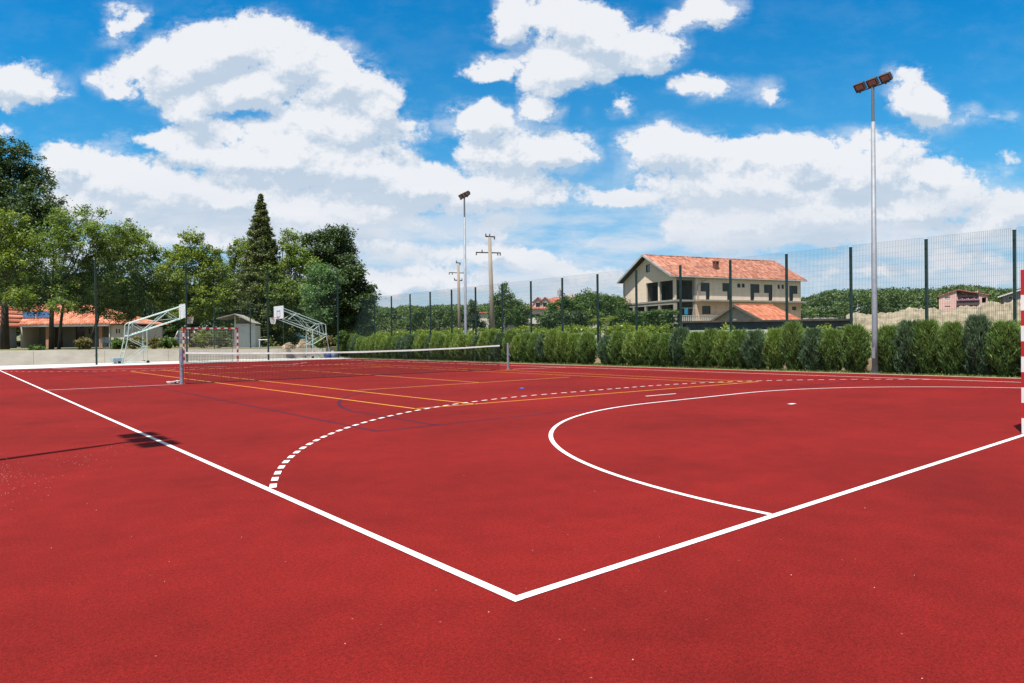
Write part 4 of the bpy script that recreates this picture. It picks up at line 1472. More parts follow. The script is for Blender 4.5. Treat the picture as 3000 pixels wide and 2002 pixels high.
# bushes and weeds on top of the far wall
def bush(name, u, v, ru, rv, D, lm, label, n=40, leaf=.07):
    s = FPX/D
    c = at(u, v, D); b = c.copy(); b[2] = .8
    e = empty(name, b, label, 'shrub', 'bushes behind the far wall')
    pts, ti = crown_points([(c, (ru/s, ru/s, rv/s))], n, 26, .22, .2)
    quads_mesh('foliage', leaf_quads(pts, leaf)-b, lm, ti, e)
    mb = MB()
    for _ in range(5):
        mb.tube([b, c+rng.normal(size=3)*np.array([ru/s, ru/s, rv/s])*.4], [.02, .008], 4)
    world_part(mb, 'stems', M_BARKL, e)
LM_DRY = leaf_mat('dry_leaf', (.10, .10, .035), (.26, .22, .08), .3)
for (u, v, ru, rv, lm, lb) in ((395, 1003, 26, 16, LM_DRY, 'dry yellowish bush behind the wall, inside the left hoop frame'),
                               (105, 1022, 16, 7, LM_GRN, 'low green weeds on the wall before the house porch'),
                               (245, 1008, 16, 16, LM_DRY, 'thin dry bush on the wall in front of the house'),
                               (345, 1008, 14, 14, LM_GRN, 'grey green bush at the corner of the house'),
                               (455, 1006, 26, 14, LM_DRY, 'sparse dry bush between the left hoop and the striped goal'),
                               (490, 1004, 22, 14, LM_GRN, 'small green bush just left of the striped goal'),
                               (590, 995, 30, 22, LM_ACB, 'light green bush seen through the striped goal on its left'),
                               (645, 985, 24, 30, LM_BLU, 'tall pale bush seen through the striped goal on its right'),
                               (958, 1000, 16, 14, LM_DRY, 'yellowish bush at the foot of the dark trunk'),
                               (935, 1006, 14, 10, LM_GRN, 'small green tuft behind the right hoop frame'),
                               (1005, 990, 20, 16, LM_GRN, 'green bush beside the last tall fence post')):
    bush('garden_bush', u, v, ru, rv, 49.5, lm, lb)


# ---------------------------------------------------------------- distant woods
def woods(name, label, D0, D1, prof, lm, n, size, zlow=-1.0, cr=2.2):
    """prof: photo pixels (u, v) of the tree line"""
    us = np.array([p[0] for p in prof], float); vs = np.array([p[1] for p in prof], float)
    C_, T_ = [], []
    for i in range(n):
        f = rng.random()
        D = D0+(D1-D0)*f
        u = rng.uniform(us[0], us[-1])
        top = at(u, np.interp(u, us, vs)+rng.normal()*2.0+6*(1-f), D)[2]
        gz = hills_z(*at(u, 1000, D)[:2])
        hgt = max(2.0, (top-gz)); z = gz+hgt*(1-rng.random()**2*.75*(1 if f > .3 else 1.2))
        c = at(u, 1000, D); c[2] = min(z, top)-cr*.45
        m = 150
        d = rng.normal(size=(m, 3)); d /= np.linalg.norm(d, axis=1, keepdims=True); d[:, 2] = np.abs(d[:, 2])*.9-.1
        C_.append(c+d*cr*rng.uniform(.5, 1.25)*rng.uniform(.7, 1.05, (m, 1)))
        T_.append(np.clip(rng.normal(rng.uniform(.1, .9), .15, m), 0, 1))
    o = quads_mesh(name, leaf_quads(np.concatenate(C_), size), lm, np.concatenate(T_))
    return tag(o, label, None, None, 'stuff')


woods('distant_woods', 'far wooded hillside seen across the gardens at the centre', 190, 300,
      [(1040, 903), (1110, 902), (1150, 905), (1200, 900), (1245, 902), (1300, 898), (1350, 900), (1420, 893), (1470, 893), (1560, 898), (1650, 898)], LM_FAR, 1000, .32)
woods('distant_woods', 'dark wooded ridge behind the unfinished house and the pink house', 150, 260,
      [(1640, 892), (1740, 878), (1800, 880), (2000, 880), (2350, 876), (2400, 862), (2450, 850), (2520, 852), (2640, 850), (2740, 852), (2800, 838), (2860, 842), (2900, 848), (3030, 850), (3200, 846)], LM_FARD, 1700, .30)
woods('park_thicket', 'dense dark green thicket closing the view behind the park trees', 88, 120,
      [(-120, 800), (60, 800), (230, 815), (400, 820), (520, 835), (640, 850), (760, 850), (880, 855), (1000, 868), (1080, 890)], LM_OAK, 1500, .20, cr=1.7)

# ================================================================ buildings
class Frame:
    """local building frame: x along e1, y along e2 (away), z up"""
    def __init__(s, o, e1, e2):
        s.o = np.array([o[0], o[1], 0.0]); s.e1 = np.array([*e1[:2], 0.0]); s.e2 = np.array([*e2[:2], 0.0])

    def __call__(s, x, y, z=0.0):
        return s.o+s.e1*x+s.e2*y+np.array([0, 0, z])

    def box(s, mb, a, b):
        a, b = np.array(a, float), np.array(b, float)
        c, h = (a+b)/2, np.abs(b-a)/2
        return mb.box(s(*c), h, np.stack([s.e1, s.e2, [0, 0, 1]], 1))

    def hit(s, u, v, y=0.0):
        """(x, z) where the sight line of a photo pixel meets the facade plane y"""
        d = ray(u, v); t_ = ((s.o-CAM) @ s.e2+y)/(d @ s.e2)
        p = CAM+d*t_
        return (p-s.o) @ s.e1, p[2]

    def hitx(s, u, v, x=0.0):
        d = ray(u, v); t_ = ((s.o-CAM) @ s.e1+x)/(d @ s.e1)
        p = CAM+d*t_
        return (p-s.o) @ s.e2, p[2]


def wall(mb, P_, W_, z0, z1, holes, th, top=None):
    """P_(s, d, z): point s along the wall, d into the wall; rectangular openings with reveals; top(s) clips it to a gable"""
    xs = sorted({0.0, W_, *[min(max(q, 0), W_) for h in holes for q in h[:2]]})
    zs = sorted({z0, z1, *[min(max(q, z0), z1) for h in holes for q in h[2:4]]})
    def solid(i, j):
        if i < 0 or j < 0 or i >= len(xs)-1 or j >= len(zs)-1:
            return False
        cx_, cz_ = (xs[i]+xs[i+1])/2, (zs[j]+zs[j+1])/2
        return not any(h[0] < cx_ < h[1] and h[2] < cz_ < h[3] for h in holes)
    for i in range(len(xs)-1):
        for j in range(len(zs)-1):
            if not solid(i, j):
                continue
            a_, b_, c_, d_ = xs[i], xs[i+1], zs[j], zs[j+1]
            for d in (0, th):
                mb.add([P_(a_, d, c_), P_(b_, d, c_), P_(b_, d, d_), P_(a_, d, d_)], [(0, 1, 2, 3)])
            if not solid(i-1, j): mb.add([P_(a_, 0, c_), P_(a_, th, c_), P_(a_, th, d_), P_(a_, 0, d_)], [(0, 1, 2, 3)])
            if not solid(i+1, j): mb.add([P_(b_, 0, c_), P_(b_, th, c_), P_(b_, th, d_), P_(b_, 0, d_)], [(0, 1, 2, 3)])
            if not solid(i, j-1): mb.add([P_(a_, 0, c_), P_(b_, 0, c_), P_(b_, th, c_), P_(a_, th, c_)], [(0, 1, 2, 3)])
            if not solid(i, j+1): mb.add([P_(a_, 0, d_), P_(b_, 0, d_), P_(b_, th, d_), P_(a_, th, d_)], [(0, 1, 2, 3)])


def slab(mb, pts, th=.14):
    """a thick polygon"""
    pts = [np.array(p, float) for p in pts]
    n = np.cross(pts[1]-pts[0], pts[2]-pts[0]); n /= np.linalg.norm(n)
    if n[2] < 0: n = -n
    k = len(pts)
    mb.add(pts+[p-n*th for p in pts], [tuple(range(k)), tuple(reversed(range(k, 2*k)))]+[(i, (i+1) % k, k+(i+1) % k, k+i) for i in range(k)])


def window(F_, e, x0, x1, z0, z1, y=.12, name='window', frame=None, glass=None, mull=True, front=True):
    fr, gl = MB(), MB()
    t_ = .06
    def bx(m, a, b, dy0, dy1):
        F_.box(m, (a[0], y+dy0, a[1]), (b[0], y+dy1, b[1]))
    for a, b in (((x0, z0), (x0+t_, z1)), ((x1-t_, z0), (x1, z1)), ((x0+t_, z0), (x1-t_, z0+t_)), ((x0+t_, z1-t_), (x1-t_, z1))):
        bx(fr, a, b, -.03, .03)
    if mull and x1-x0 > .8:
        bx(fr, ((x0+x1)/2-.03, z0+t_), ((x0+x1)/2+.03, z1-t_), -.029, .029)
    w = world_part(fr, name, frame or M_FRAME, e)
    bx(gl, (x0+t_, z0+t_), (x1-t_, z1-t_), -.008, .008)
    p = world_part(gl, 'pane', glass or M_PANE, e); p.parent = w
    return w


M_FRAME = mat('dark_window_frame', (.06, .05, .045), .6, .1, 4)
M_FRAMEW = mat('white_window_frame', (.70, .70, .68), .5, .05, 4)
M_PANE = glass_mat('window_pane', (.004, .005, .005), .4)
M_REND = mat('raw_beige_render', (.92, .75, .58), .95, .08, .9, .3, 5, col2=(.80, .64, .49), sc3=(2.5, 2.5, .35))
M_RENDW = mat('glow_tinted_render', (.88, .58, .38), .95, .12, 1.2, .2, 5)  # orange glow reflected into the shaded lower floor is put into this colour
M_RAWC = mat('raw_concrete', (.42, .385, .33), .95, .14, 1.4, .3, 8, col2=(.28, .25, .22))
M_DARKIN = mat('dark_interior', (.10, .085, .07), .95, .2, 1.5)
M_TIN = mat('grey_verge_board', (.44, .45, .45), .6, .12, 2)

# park ground on the far side of the wall
mb = MB(); mb.lohi((-90, 46.24, -.3), (22.0, 170, .78)); 
tag(mb.build('park_ground', mat('park_grass', (.10, .13, .035), .95, .25, .35, .4, 7, col2=(.26, .21, .12))), kind='structure')

# ---- the big unfinished house
o_ = cw(20.7, 88)
e1 = R0*.905+F0*.4254; e2 = R0*-.4254+F0*.905
B = Frame(o_, e1/np.linalg.norm(e1), e2/np.linalg.norm(e2))
M_TILE = tile_mat('weathered_roof_tile', (.30, .085, .045), (.46, .17, .095), (.60, .29, .19), B.e1, cols=.25, rows=.55)
hs_ = empty('unfinished_house', B.o, 'large unfinished two storey house with raw beige walls and a weathered red tiled roof', 'house')
LX, LY = 22.0, 11.3
Z1, Z2, ZE = 2.95, 5.85, 8.95
holes_up = []
wins = []
def fx(u, v): return B.hit(u, v)
def combo(uw0, uw1, vw0, vw1, ud0, ud1, vd1):
    """window and balcony door in one L-shaped opening"""
    x0, zt = fx(uw0, vw0); x1, zb = fx(uw1, vw1); d0, _ = fx(ud0, vd1); d1, _2 = fx(ud1, vd1)
    zd = Z2+.12
    holes_up.append((x0, x1, zb, zt)); holes_up.append((d0, d1, zd, zt))
    wins.append((x0, x1, zb, zt, d0, d1, zd))
k6 = lambda x: 1780+x/3.672
j6 = lambda y: 720+y/3.672
combo(k6(1000), k6(1100), j6(398), j6(495), k6(1058), k6(1100), j6(575))
combo(k6(1235), k6(1330), j6(402), j6(495), k6(1288), k6(1330), j6(575))
combo(k6(1538), k6(1635), j6(412), j6(510), k6(1538), k6(1580), j6(580))
combo(k6(1683), k6(1775), j6(418), j6(512), k6(1733), k6(1775), j6(582))
combo(k6(1955), k6(2045), j6(430), j6(520), k6(1955), k6(1998), j6(587))
small = []
for a, b in ((1395, 1432), (1443, 1477), (1828, 1856), (1870, 1900)):
    x0, zt = fx(k6(a), j6(408 if a < 1600 else 420)); x1, zb = fx(k6(b), j6(452 if a < 1600 else 465))
    small.append((x0, x1, zb, zt)); holes_up.append((x0, x1, zb, zt))
LG = 3.35                                   # corner loggia
front = MB()
wall(front, lambda s, d, z: B(LG+s, d, z), LX-LG, Z2+.10, ZE, [(h[0]-LG, h[1]-LG, h[2], h[3]) for h in holes_up], .25)
world_part(front, 'front_wall', M_REND, hs_)
for (x0, x1, zb, zt, d0, d1, zd) in wins:
    if d0 <= x0+.05:
        window(B, hs_, d1+.0, x1, zb, zt); window(B, hs_, x0, d1, zd, zt, name='balcony_door', mull=False)
    else:
        window(B, hs_, x0, d0, zb, zt); window(B, hs_, d0, x1, zd, zt, name='balcony_door', mull=False)
for w_ in small:
    window(B, hs_, *w_, mull=False)
low = MB()
lw0, lt = fx(k6(1018), j6(648)); lw1, lb = fx(k6(1110), j6(738))
l20, l2t = fx(k6(1345), j6(655)); l21, l2b = fx(k6(1400), j6(740))
l30, l3t = fx(k6(1985), j6(655)); l31, l3b = fx(k6(2030), j6(695))
lh = [(lw0, lw1, lb, lt), (l20, l21, l2b, l2t), (l30, l31, l3b, l3t), (12.5, 13.6, 3.1, 5.1)]
wall(low, lambda s, d, z: B(LG+s, d, z), LX-LG, Z1, Z2-.12, [(h[0]-LG, h[1]-LG, h[2], h[3]) for h in lh], .25)
wall(low, lambda s, d, z: B(s, d, z), LX, 0, Z1-.2, [(6, 8.2, .9, 2.2), (15, 17, .9, 2.2)], .25)
world_part(low, 'lower_wall', M_RENDW, hs_)
for h in lh[:3]:
    window(B, hs_, *h)
# left gable wall with the loggia opening and the attic window
gy0, gz_ = B.hitx(1886, 748)
RZ = 12.0
gap_y = 6.05
gt = lambda y: ZE+(RZ-ZE)*(1-abs(y-LY/2)/(LY/2))
gb = MB()
ay0, azt = B.hitx(1800+742/7.128, 730+318/7.128); ay1, azb = B.hitx(1800+658/7.128, 730+492/7.128)
wall(gb, lambda s, d, z: B(d, s, z), LY, Z2+.1, ZE, [(.35, 3.1, Z2+.1, 8.45), (3.42, gap_y, Z2+.1, 8.45), (0, .001, 5, 6)], .25)
# gable triangle with the small attic window cut in
y_a, y_b = ay0, ay1
for d in (0, .25):
    for poly in ([(0, ZE), (y_a, ZE), (y_a, gt(y_a))], [(y_a, ZE), (y_b, ZE), (y_b, azb), (y_a, azb)],
                 [(y_a, azt), (y_b, azt), (y_b, gt(y_b)), (LY/2, RZ), (y_a, gt(y_a))] if y_a < LY/2 < y_b else [(y_a, azt), (y_b, azt), (y_b, gt(y_b)), (y_a, gt(y_a))],
                 [(y_b, ZE), (LY, ZE), (y_b, gt(y_b))] if y_b > LY/2 else [(y_b, ZE), (LY, ZE), (LY/2, RZ), (y_b, gt(y_b))]):
        gb.add([B(d, yy, zz) for yy, zz in poly], [tuple(range(len(poly)))])
world_part(gb, 'gable_wall', M_REND, hs_)
G = Frame(B(0, 0), B.e2, B.e1)
window(G, hs_, y_a, y_b, azb, azt, y=.14, name='attic_window', mull=False, glass=glass_mat('grey_pane', (.10, .12, .15), .25))
fr = MB()          # concrete frame: columns, beams and slabs
for x, y in ((.175, .175), (.175, 3.26), (LG-.12, .175)):
    B.box(fr, (x-.17, y-.17, Z2+.1), (x+.17, y+.17, 8.45) if (x, y) != (.175, 3.26) else (x+.13, y+.13, 8.45))
B.box(fr, (.02, .02, 8.45), (LG, .30, ZE-.01))
for y in (.175, 3.26, 6.3, 9.0, LY-.2):
    B.box(fr, (.03, y-.17, 0), (.37, y+.17, Z2-.12))
B.box(fr, (LG-.3, .03, Z1), (LG+.02, .3, Z2-.12))
B.box(fr, (-.06, -.06, Z2-.12), (LG, LY+.05, Z2+.098))
B.box(fr, (LG, -.95, Z2-.12), (LX, LY, Z2+.098))
B.box(fr, (-.05, -.05, Z1-.2), (LG, LY, Z1)); B.box(fr, (LG, -1.1, Z1-.2), (LX, 3.0, Z1))
B.box(fr, (.02, .30, Z2-.5), (.30, LY-.02, Z2-.12))
world_part(fr, 'concrete_frame', M_RAWC, hs_)
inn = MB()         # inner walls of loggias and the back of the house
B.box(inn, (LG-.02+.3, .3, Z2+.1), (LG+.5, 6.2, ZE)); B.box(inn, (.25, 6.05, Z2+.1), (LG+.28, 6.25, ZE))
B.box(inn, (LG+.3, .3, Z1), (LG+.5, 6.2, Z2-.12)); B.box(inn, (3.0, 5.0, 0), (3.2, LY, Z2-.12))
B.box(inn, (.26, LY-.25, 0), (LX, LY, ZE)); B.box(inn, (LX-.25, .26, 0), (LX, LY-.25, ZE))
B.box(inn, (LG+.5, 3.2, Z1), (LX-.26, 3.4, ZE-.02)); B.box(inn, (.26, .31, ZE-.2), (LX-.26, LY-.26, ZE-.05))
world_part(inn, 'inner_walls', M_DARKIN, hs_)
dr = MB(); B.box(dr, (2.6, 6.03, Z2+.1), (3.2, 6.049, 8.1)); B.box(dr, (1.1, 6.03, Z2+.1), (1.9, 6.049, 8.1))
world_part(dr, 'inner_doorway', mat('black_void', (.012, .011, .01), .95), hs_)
# roof: gable to the left, hip to the right
ov, og = .42, .82
tn_ = (RZ-ZE)/(LY/2)
ZR = RZ+.22
zeo = ZR-tn_*(LY/2+ov)
xr_end = B.hit(2272, 769, LY/2)[0]
rf = MB()
P1, P2, P3, P4 = B(-og, -ov, zeo), B(-og, LY/2, ZR), B(xr_end, LY/2, ZR), B(LX+.8, -ov, zeo)
P5, P6 = B(-og, LY+ov, zeo), B(LX+.8, LY+ov, zeo)
NXR = 24
def roof_face(mb, a, b, c, d, nx, ny, amp=.035):
    """a sagging, slightly uneven tiled slope: a-b eave, d-c ridge"""
    V, F = [], []
    for i in range(nx+1):
        for j in range(ny+1):
            s_, t_ = i/nx, j/ny
            p = (a*(1-s_)+b*s_)*(1-t_)+(d*(1-s_)+c*s_)*t_
            V.append(p+np.array([0, 0, rng.normal()*amp*(0 < i < nx)]))
    for i in range(nx):
        for j in range(ny):
            q = i*(ny+1)+j
            F.append((q, q+ny+1, q+ny+2, q+1))
    mb.add(V, F)
roof_face(rf, P1, P4, P3, P2, 30, 8); roof_face(rf, P5, P6, P3, P2, 10, 4)
rf.add([P4, P6, P3], [(0, 1, 2)])
for a_, b_ in ((P1, P4), (P5, P6), (P4, P6)):
    rf.add([a_, b_, b_-[0, 0, .10], a_-[0, 0, .10]], [(0, 1, 2, 3)])
dz = np.array([0, 0, -.10])
roof = world_part(rf, 'roof', M_TILE, hs_)
sf = MB(); sf.add([P1+dz, P4+dz, P3+dz, P2+dz, P5+dz, P6+dz], [(0, 1, 2, 3), (4, 5, 2, 3)])
o = world_part(sf, 'soffit', mat('dark_soffit', (.05, .05, .055), .8, .1, 2), hs_); o.parent = roof
vb = MB()
for a_, b_ in ((P1, P2), (P2, P5)):
    d = (b_-a_)/np.linalg.norm(b_-a_); up_ = np.cross(d, B.e1); up_ *= np.sign(up_[2])
    Mx = np.stack([d, B.e1, up_], 1)
    vb.box((a_+b_)/2-B.e1*.03-up_*.06, (np.linalg.norm(b_-a_)/2, .035, .13), Mx)
o = world_part(vb, 'verge_board', M_TIN, hs_); o.parent = roof
rc = MB()
for i in range(44):
    x = -og+.1+(xr_end+og-.2)*i/44
    rc.tube([B(x, LY/2, ZR+.0), B(x+.46, LY/2, ZR+.02)], .09, 8)
o = world_part(rc, 'ridge_tiles', M_TILE, hs_); o.parent = roof
cx0, czb = B.hit(2095, 797, 2.0); 
ch = MB()
cxx = B.hit(2097, 790, 2.2)[0]; zc = B.hit(2097, 766, 2.2)[1]; zc0 = ZR-tn_*(LY/2-2.2)-.3
B.box(ch, (cxx-.32, 1.95, zc0), (cxx+.32, 2.45, zc-.3)); B.box(ch, (cxx-.40, 1.87, zc-.08), (cxx+.40, 2.53, zc))
for q in (-1, 1):
    B.box(ch, (cxx+q*.29-.03, 1.95, zc-.3), (cxx+q*.29+.03, 2.45, zc-.08))
o = world_part(ch, 'chimney', mat('brown_brick', (.20, .075, .05), .9, .2, 6), hs_); o.parent = roof
gu = MB()
gu.tube([B(-.9, -ov-.06, zeo-.12), B(LX+.7, -ov-.06, zeo-.14)], .07, 8)
gu.tube([B(5.0, -ov-.06, zeo-.14), B(4.3, -.10, zeo-.75), B(3.9, -.10, zeo-.9), B(3.6, -.1, zeo-1.2), B(3.6, -.1, Z2+.2)], .055, 8)
gu.tube([B(-.1, LY-.1, zeo-.2), B(-.1, LY-.1, .2)], .055, 8)
world_part(gu, 'gutter', M_TIN, hs_)
rl = MB()
x = .1
xe = 12.2
while x < xe:
    B.box(rl, (x-.07, -1.08, Z1), (x+.07, -1.02, Z1+.86)); x += .3
B.box(rl, (0, -1.10, Z1+.86), (xe, -1.0, Z1+.94)); B.box(rl, (0, -1.09, Z1+.03), (xe, -1.01, Z1+.09))
world_part(rl, 'balustrade', mat('white_baluster', (.62, .58, .50), .7, .08, 4), hs_)
fl = MB(); B.box(fl, (-.0, -1.1, Z1-.2), (LG, -.051, Z1-.001)); B.box(fl, (0, -1.1, 0), (4.2, -1.0, Z1-.2))
world_part(fl, 'balcony_floor', M_RAWC, hs_)
tw = empty('hanging_towel', B(2.0, -.9, Z1+1.0), 'turquoise towel hanging in the lower loggia of the unfinished house', 'towel')
mb = MB(); x0, zt = B.hit(2005, 903, -.6); x1, zb = B.hit(2014, 922, -.6)
V = []; 
for i in range(9):
    for j in range(5):
        V.append(B(x0+(x1-x0+.12)*i/8, -.6+.05*math.sin(i*1.9), zt+(zb-zt)*j/4))
mb.add(V, [(i*5+j, i*5+5+j, i*5+6+j, i*5+1+j) for i in range(8) for j in range(4)])
world_part(mb, 'cloth', mat('turquoise_cloth', (.01, .26, .42), .8, .1, 6), tw)
mb = MB(); mb.tube([B(.3, -.6, zt+.01), B(3.0, -.6, zt+.01)], .01, 5); world_part(mb, 'line', M_WHT, tw)

# ---- generic small house
def house(name, label, F_, LX, LY, zb, ze, zr, over, wm, rm, hip=(False, False), holes=(), gholes=(), frame=None, back=True, ridge=True, verge=None):
    """front wall along x at y = 0; gables at x = 0 and x = LX"""
    e = empty(name, F_(0, 0, zb), label, 'house')
    mb = MB()
    wall(mb, lambda s, d, z: F_(s, d, z), LX, zb, ze, list(holes), .2)
    wall(mb, lambda s, d, z: F_(d, s, z), LY, zb, ze, list(gholes), .2)
    wall(mb, lambda s, d, z: F_(LX-d, s, z), LY, zb, ze, [], .2)
    wall(mb, lambda s, d, z: F_(s, LY-d, z), LX, zb, ze, [], .2)
    for x, hp in ((0.0, hip[0]), (LX, hip[1])):
        if not hp:
            mb.add([F_(x, 0, ze), F_(x, LY, ze), F_(x, LY/2, zr-.12)], [(0, 1, 2)])
    world_part(mb, 'wall', wm, e)
    t_ = (zr-ze)/(LY/2); zeo_ = ze-t_*over+.05
    xa, xb_ = (LY/2 if hip[0] else -over), (LX-LY/2 if hip[1] else LX+over)
    A1, A2, A3, A4 = F_(-over, -over, zeo_), F_(LX+over, -over, zeo_), F_(xb_, LY/2, zr), F_(xa, LY/2, zr)
    B1, B2 = F_(-over, LY+over, zeo_), F_(LX+over, LY+over, zeo_)
    r_ = MB()
    roof_face(r_, A1, A2, A3, A4, 14, 5, .015); roof_face(r_, B1, B2, A3, A4, 8, 3, .01)
    if hip[0]: r_.add([A1, B1, A4], [(0, 1, 2)])
    if hip[1]: r_.add([A2, B2, A3], [(0, 1, 2)])
    d_ = np.array([0, 0, -.1])
    for a_, b_ in ((A1, A2), (B1, B2), (A1, A4) if not hip[0] else (A1, B1), (A2, A3) if not hip[1] else (A2, B2), (B1, A4), (B2, A3)):
        r_.add([a_, b_, b_+d_, a_+d_], [(0, 1, 2, 3)])
    r_.add([A1+d_, A2+d_, A3+d_, A4+d_, B1+d_, B2+d_], [(0, 1, 2, 3), (4, 5, 2, 3)])
    ro = world_part(r_, 'roof', rm, e)
    rc_ = MB(); n_r = max(4, int(np.linalg.norm(A3-A4)/.42))
    for i in range(n_r):
        rc_.tube([A4+(A3-A4)*i/n_r, A4+(A3-A4)*(i+1.05)/n_r+[0, 0, .02]], .075, 6)
    for c_, hp, (q1, q2) in ((A4, hip[0], (A1, B1)), (A3, hip[1], (A2, B2))):
        if hp:
            for q in (q1, q2):
                rc_.tube([q, c_], .07, 6)
    o = world_part(rc_, 'ridge_tiles', rm, e); o.parent = ro
    if verge:
        vb_ = MB()
        for a_, b_ in ((A1, A4), (B1, A4)):
            d = (b_-a_)/np.linalg.norm(b_-a_); up__ = np.cross(d, F_.e1); up__ *= np.sign(up__[2])
            vb_.box((a_+b_)/2-F_.e1*.04-up__*.07, (np.linalg.norm(b_-a_)/2, .03, .10), np.stack([d, F_.e1, up__], 1))
        o = world_part(vb_, 'verge_board', verge, e); o.parent = ro
    for h in holes:
        window(F_, e, *h, frame=frame or M_FRAMEW)
    G_ = Frame(F_(0, 0), F_.e2, F_.e1)
    for h in gholes:
        window(G_, e, *h, frame=frame or M_FRAMEW)
    return e


# small gabled house in front of the big one
o_ = cw((2243-1500)/FPX*60, 60)
f1 = R0*.93+F0*.37; f2 = R0*-.37+F0*.93
f1 /= np.linalg.norm(f1); f2 /= np.linalg.norm(f2)
SH = Frame(o_, f1, f2)
M_TILE2 = tile_mat('orange_roof_tile', (.42, .105, .045), (.56, .175, .075), (.66, .27, .15), SH.e1, cols=.22, rows=.4)
M_TILE3 = tile_mat('bright_orange_roof_tile', (.36, .09, .040), (.56, .17, .08), (.70, .30, .17), R0, cols=.34, rows=.5)
house('gabled_cottage', 'small grey gabled cottage with an orange tiled roof in front of the unfinished house', SH, 3.9, 7.4, 0, 2.55, 4.1, .28,
      mat('grey_render', (.40, .35, .29), .95, .12, 2), M_TILE2, (False, False), (), ((3.5, 3.9, 2.0, 2.3),), M_FRAME, verge=mat('mossy_verge', (.16, .14, .115), .9, .25, 4))

# long low dark shed with a flat roof
SD = Frame(cw((2015-1500)/FPX*50, 50.5), (R0*.985-F0*.17), (R0*.17+F0*.985))
sd_e = empty('flat_roofed_shed', SD(0, 0), 'long low dark shed with a flat roof behind the hedge', 'shed')
mb = MB()
xl = SD.hit(2505, 940, 0)[0]
zr_ = SD.hit(2100, 940)[1]
x1_ = SD.hit(2270, 940)[0]
wall(mb, lambda s, d, z: SD(s, d, z), xl-.3, 0, zr_-.12, [(x1_+1.0, x1_+3.2, 0, 1.9), (x1_+4, x1_+5.2, .2, 1.85)], .2)
SD.box(mb, (0, 3.4, 0), (xl-.3, 3.6, zr_-.13))
world_part(mb, 'wall', mat('dark_blue_grey_wall', (.075, .085, .10), .9, .2, 1.5), sd_e)
mb = MB(); SD.box(mb, (-.3, -.35, zr_-.12), (xl, 3.8, zr_)); world_part(mb, 'roof', mat('dark_brown_roofing', (.085, .06, .05), .9, .3, 2, .3, 9), sd_e)
for k in range(9):
    mb = MB(); x_ = x1_+2.2+k*(xl-x1_-3)/9; mb.tube([SD(x_, rng.uniform(.3, 2), zr_+.05), SD(x_+.3, rng.uniform(.3, 2), zr_+.07)], .06, 6)
    mb.lohi(SD(x_+.1, .6, zr_), SD(x_+.35, .85, zr_+.12)) if k % 2 else None
    o = world_part(mb, 'roof_debris', M_RAWC, sd_e)
mb = MB(); SD.box(mb, (-.3, -1.6, 0), (x1_-.2, -1.5, SD.hit(2150, 967, -1.55)[1]))
tag(mb.build('garden_wall', mat('pale_render', (.62, .62, .58), .9, .08, 2)), 'low pale wall in front of the shed, left half', 'wall')

# ---- far houses on the right
def at_xy(u, D):
    return cw((u-1500)/FPX*D, D)
M_PINK = mat('pink_render', (.78, .48, .42), .9, .06, 1)
M_TILE4 = tile_mat('far_roof_tile', (.30, .11, .07), (.36, .14, .09), (.42, .2, .14), R0, cols=.4, rows=.7)
PK = Frame(at_xy(2752, 150), R0*.854-F0*.52, R0*.52+F0*.854)
zz = lambda u, v, D: at(u, v, D)[2]
pk = empty('pink_house', PK(0, 0), 'far pink two storey house with a wide low gable and dark balcony', 'house')
Wp = PK.hit(2893, 880)[0]
zeL, zeR, zrp = zz(2752, 866, 150), zz(2893, 864, 150), zz(2806, 849, 150)
xr_ = PK.hit(2806, 860)[0]; xv = PK.hit(2803, 880)[0]; xv2 = PK.hit(2868, 880)[0]
zbalc = zz(2830, 893, 150); zlow = zz(2800, 915, 150)
mb = MB()
hw_ = [(PK.hit(2768, 870)[0], PK.hit(2784, 870)[0], zz(0+2776, 882, 150), zz(2776, 870, 150)), (PK.hit(2768, 870)[0], PK.hit(2784, 870)[0], zz(2776, 902, 150), zz(2776, 897, 150))]
wall(mb, lambda s, d, z: PK(s, d, z), xv, 0, zeL, hw_, .3)
wall(mb, lambda s, d, z: PK(xv2+s, d, z), Wp-xv2, 0, zeR, [(.5, 1.3, zeR-1.9, zeR-.8)], .3)
wall(mb, lambda s, d, z: PK(xv+s, 2.2+d, z), xv2-xv, 0, zrp-.5, [(1.0, 3.0, zbalc+.3, zeR-.5)], .3)
mb.add([PK(0, .0, zeL), PK(xv, 0, zeL), PK(xv, 0, zrp-.25)], [(0, 1, 2)])
mb.add([PK(xv, 2.2, zeL), PK(Wp, 2.2, zeR), PK(xr_, 2.2, zrp-.2)], [(0, 1, 2)])
PK.box(mb, (0, .3, 0), (.3, 9, zeL)); PK.box(mb, (Wp-.3, .3, 0), (Wp, 9, zeR)); PK.box(mb, (0, 8.7, 0), (Wp, 9, zeR))
for xx in (xv, xv2):
    PK.box(mb, (xx-.15, .31, 0), (xx+.15, 2.2, zeR))
world_part(mb, 'wall', M_PINK, pk)
mb = MB()
for a_, b_ in (((-.35, zeL-.12), (xr_, zrp)), ((xr_, zrp), (Wp+.35, zeR-.12))):
    slab(mb, [PK(a_[0], -.25, a_[1]), PK(b_[0], -.25, b_[1]), PK(b_[0], 9.6, b_[1]), PK(a_[0], 9.6, a_[1])], .25)
world_part(mb, 'roof', M_TILE4, pk)
mb = MB(); PK.box(mb, (xv-.1, -.6, zbalc-.25), (xv2+.1, 2.2, zbalc)); PK.box(mb, (xv-.1, -.6, zbalc), (xv2+.1, -.5, zbalc+.9))
world_part(mb, 'balcony', mat('dark_balcony', (.13, .07, .08), .8, .2, 4), pk)
mb = MB()
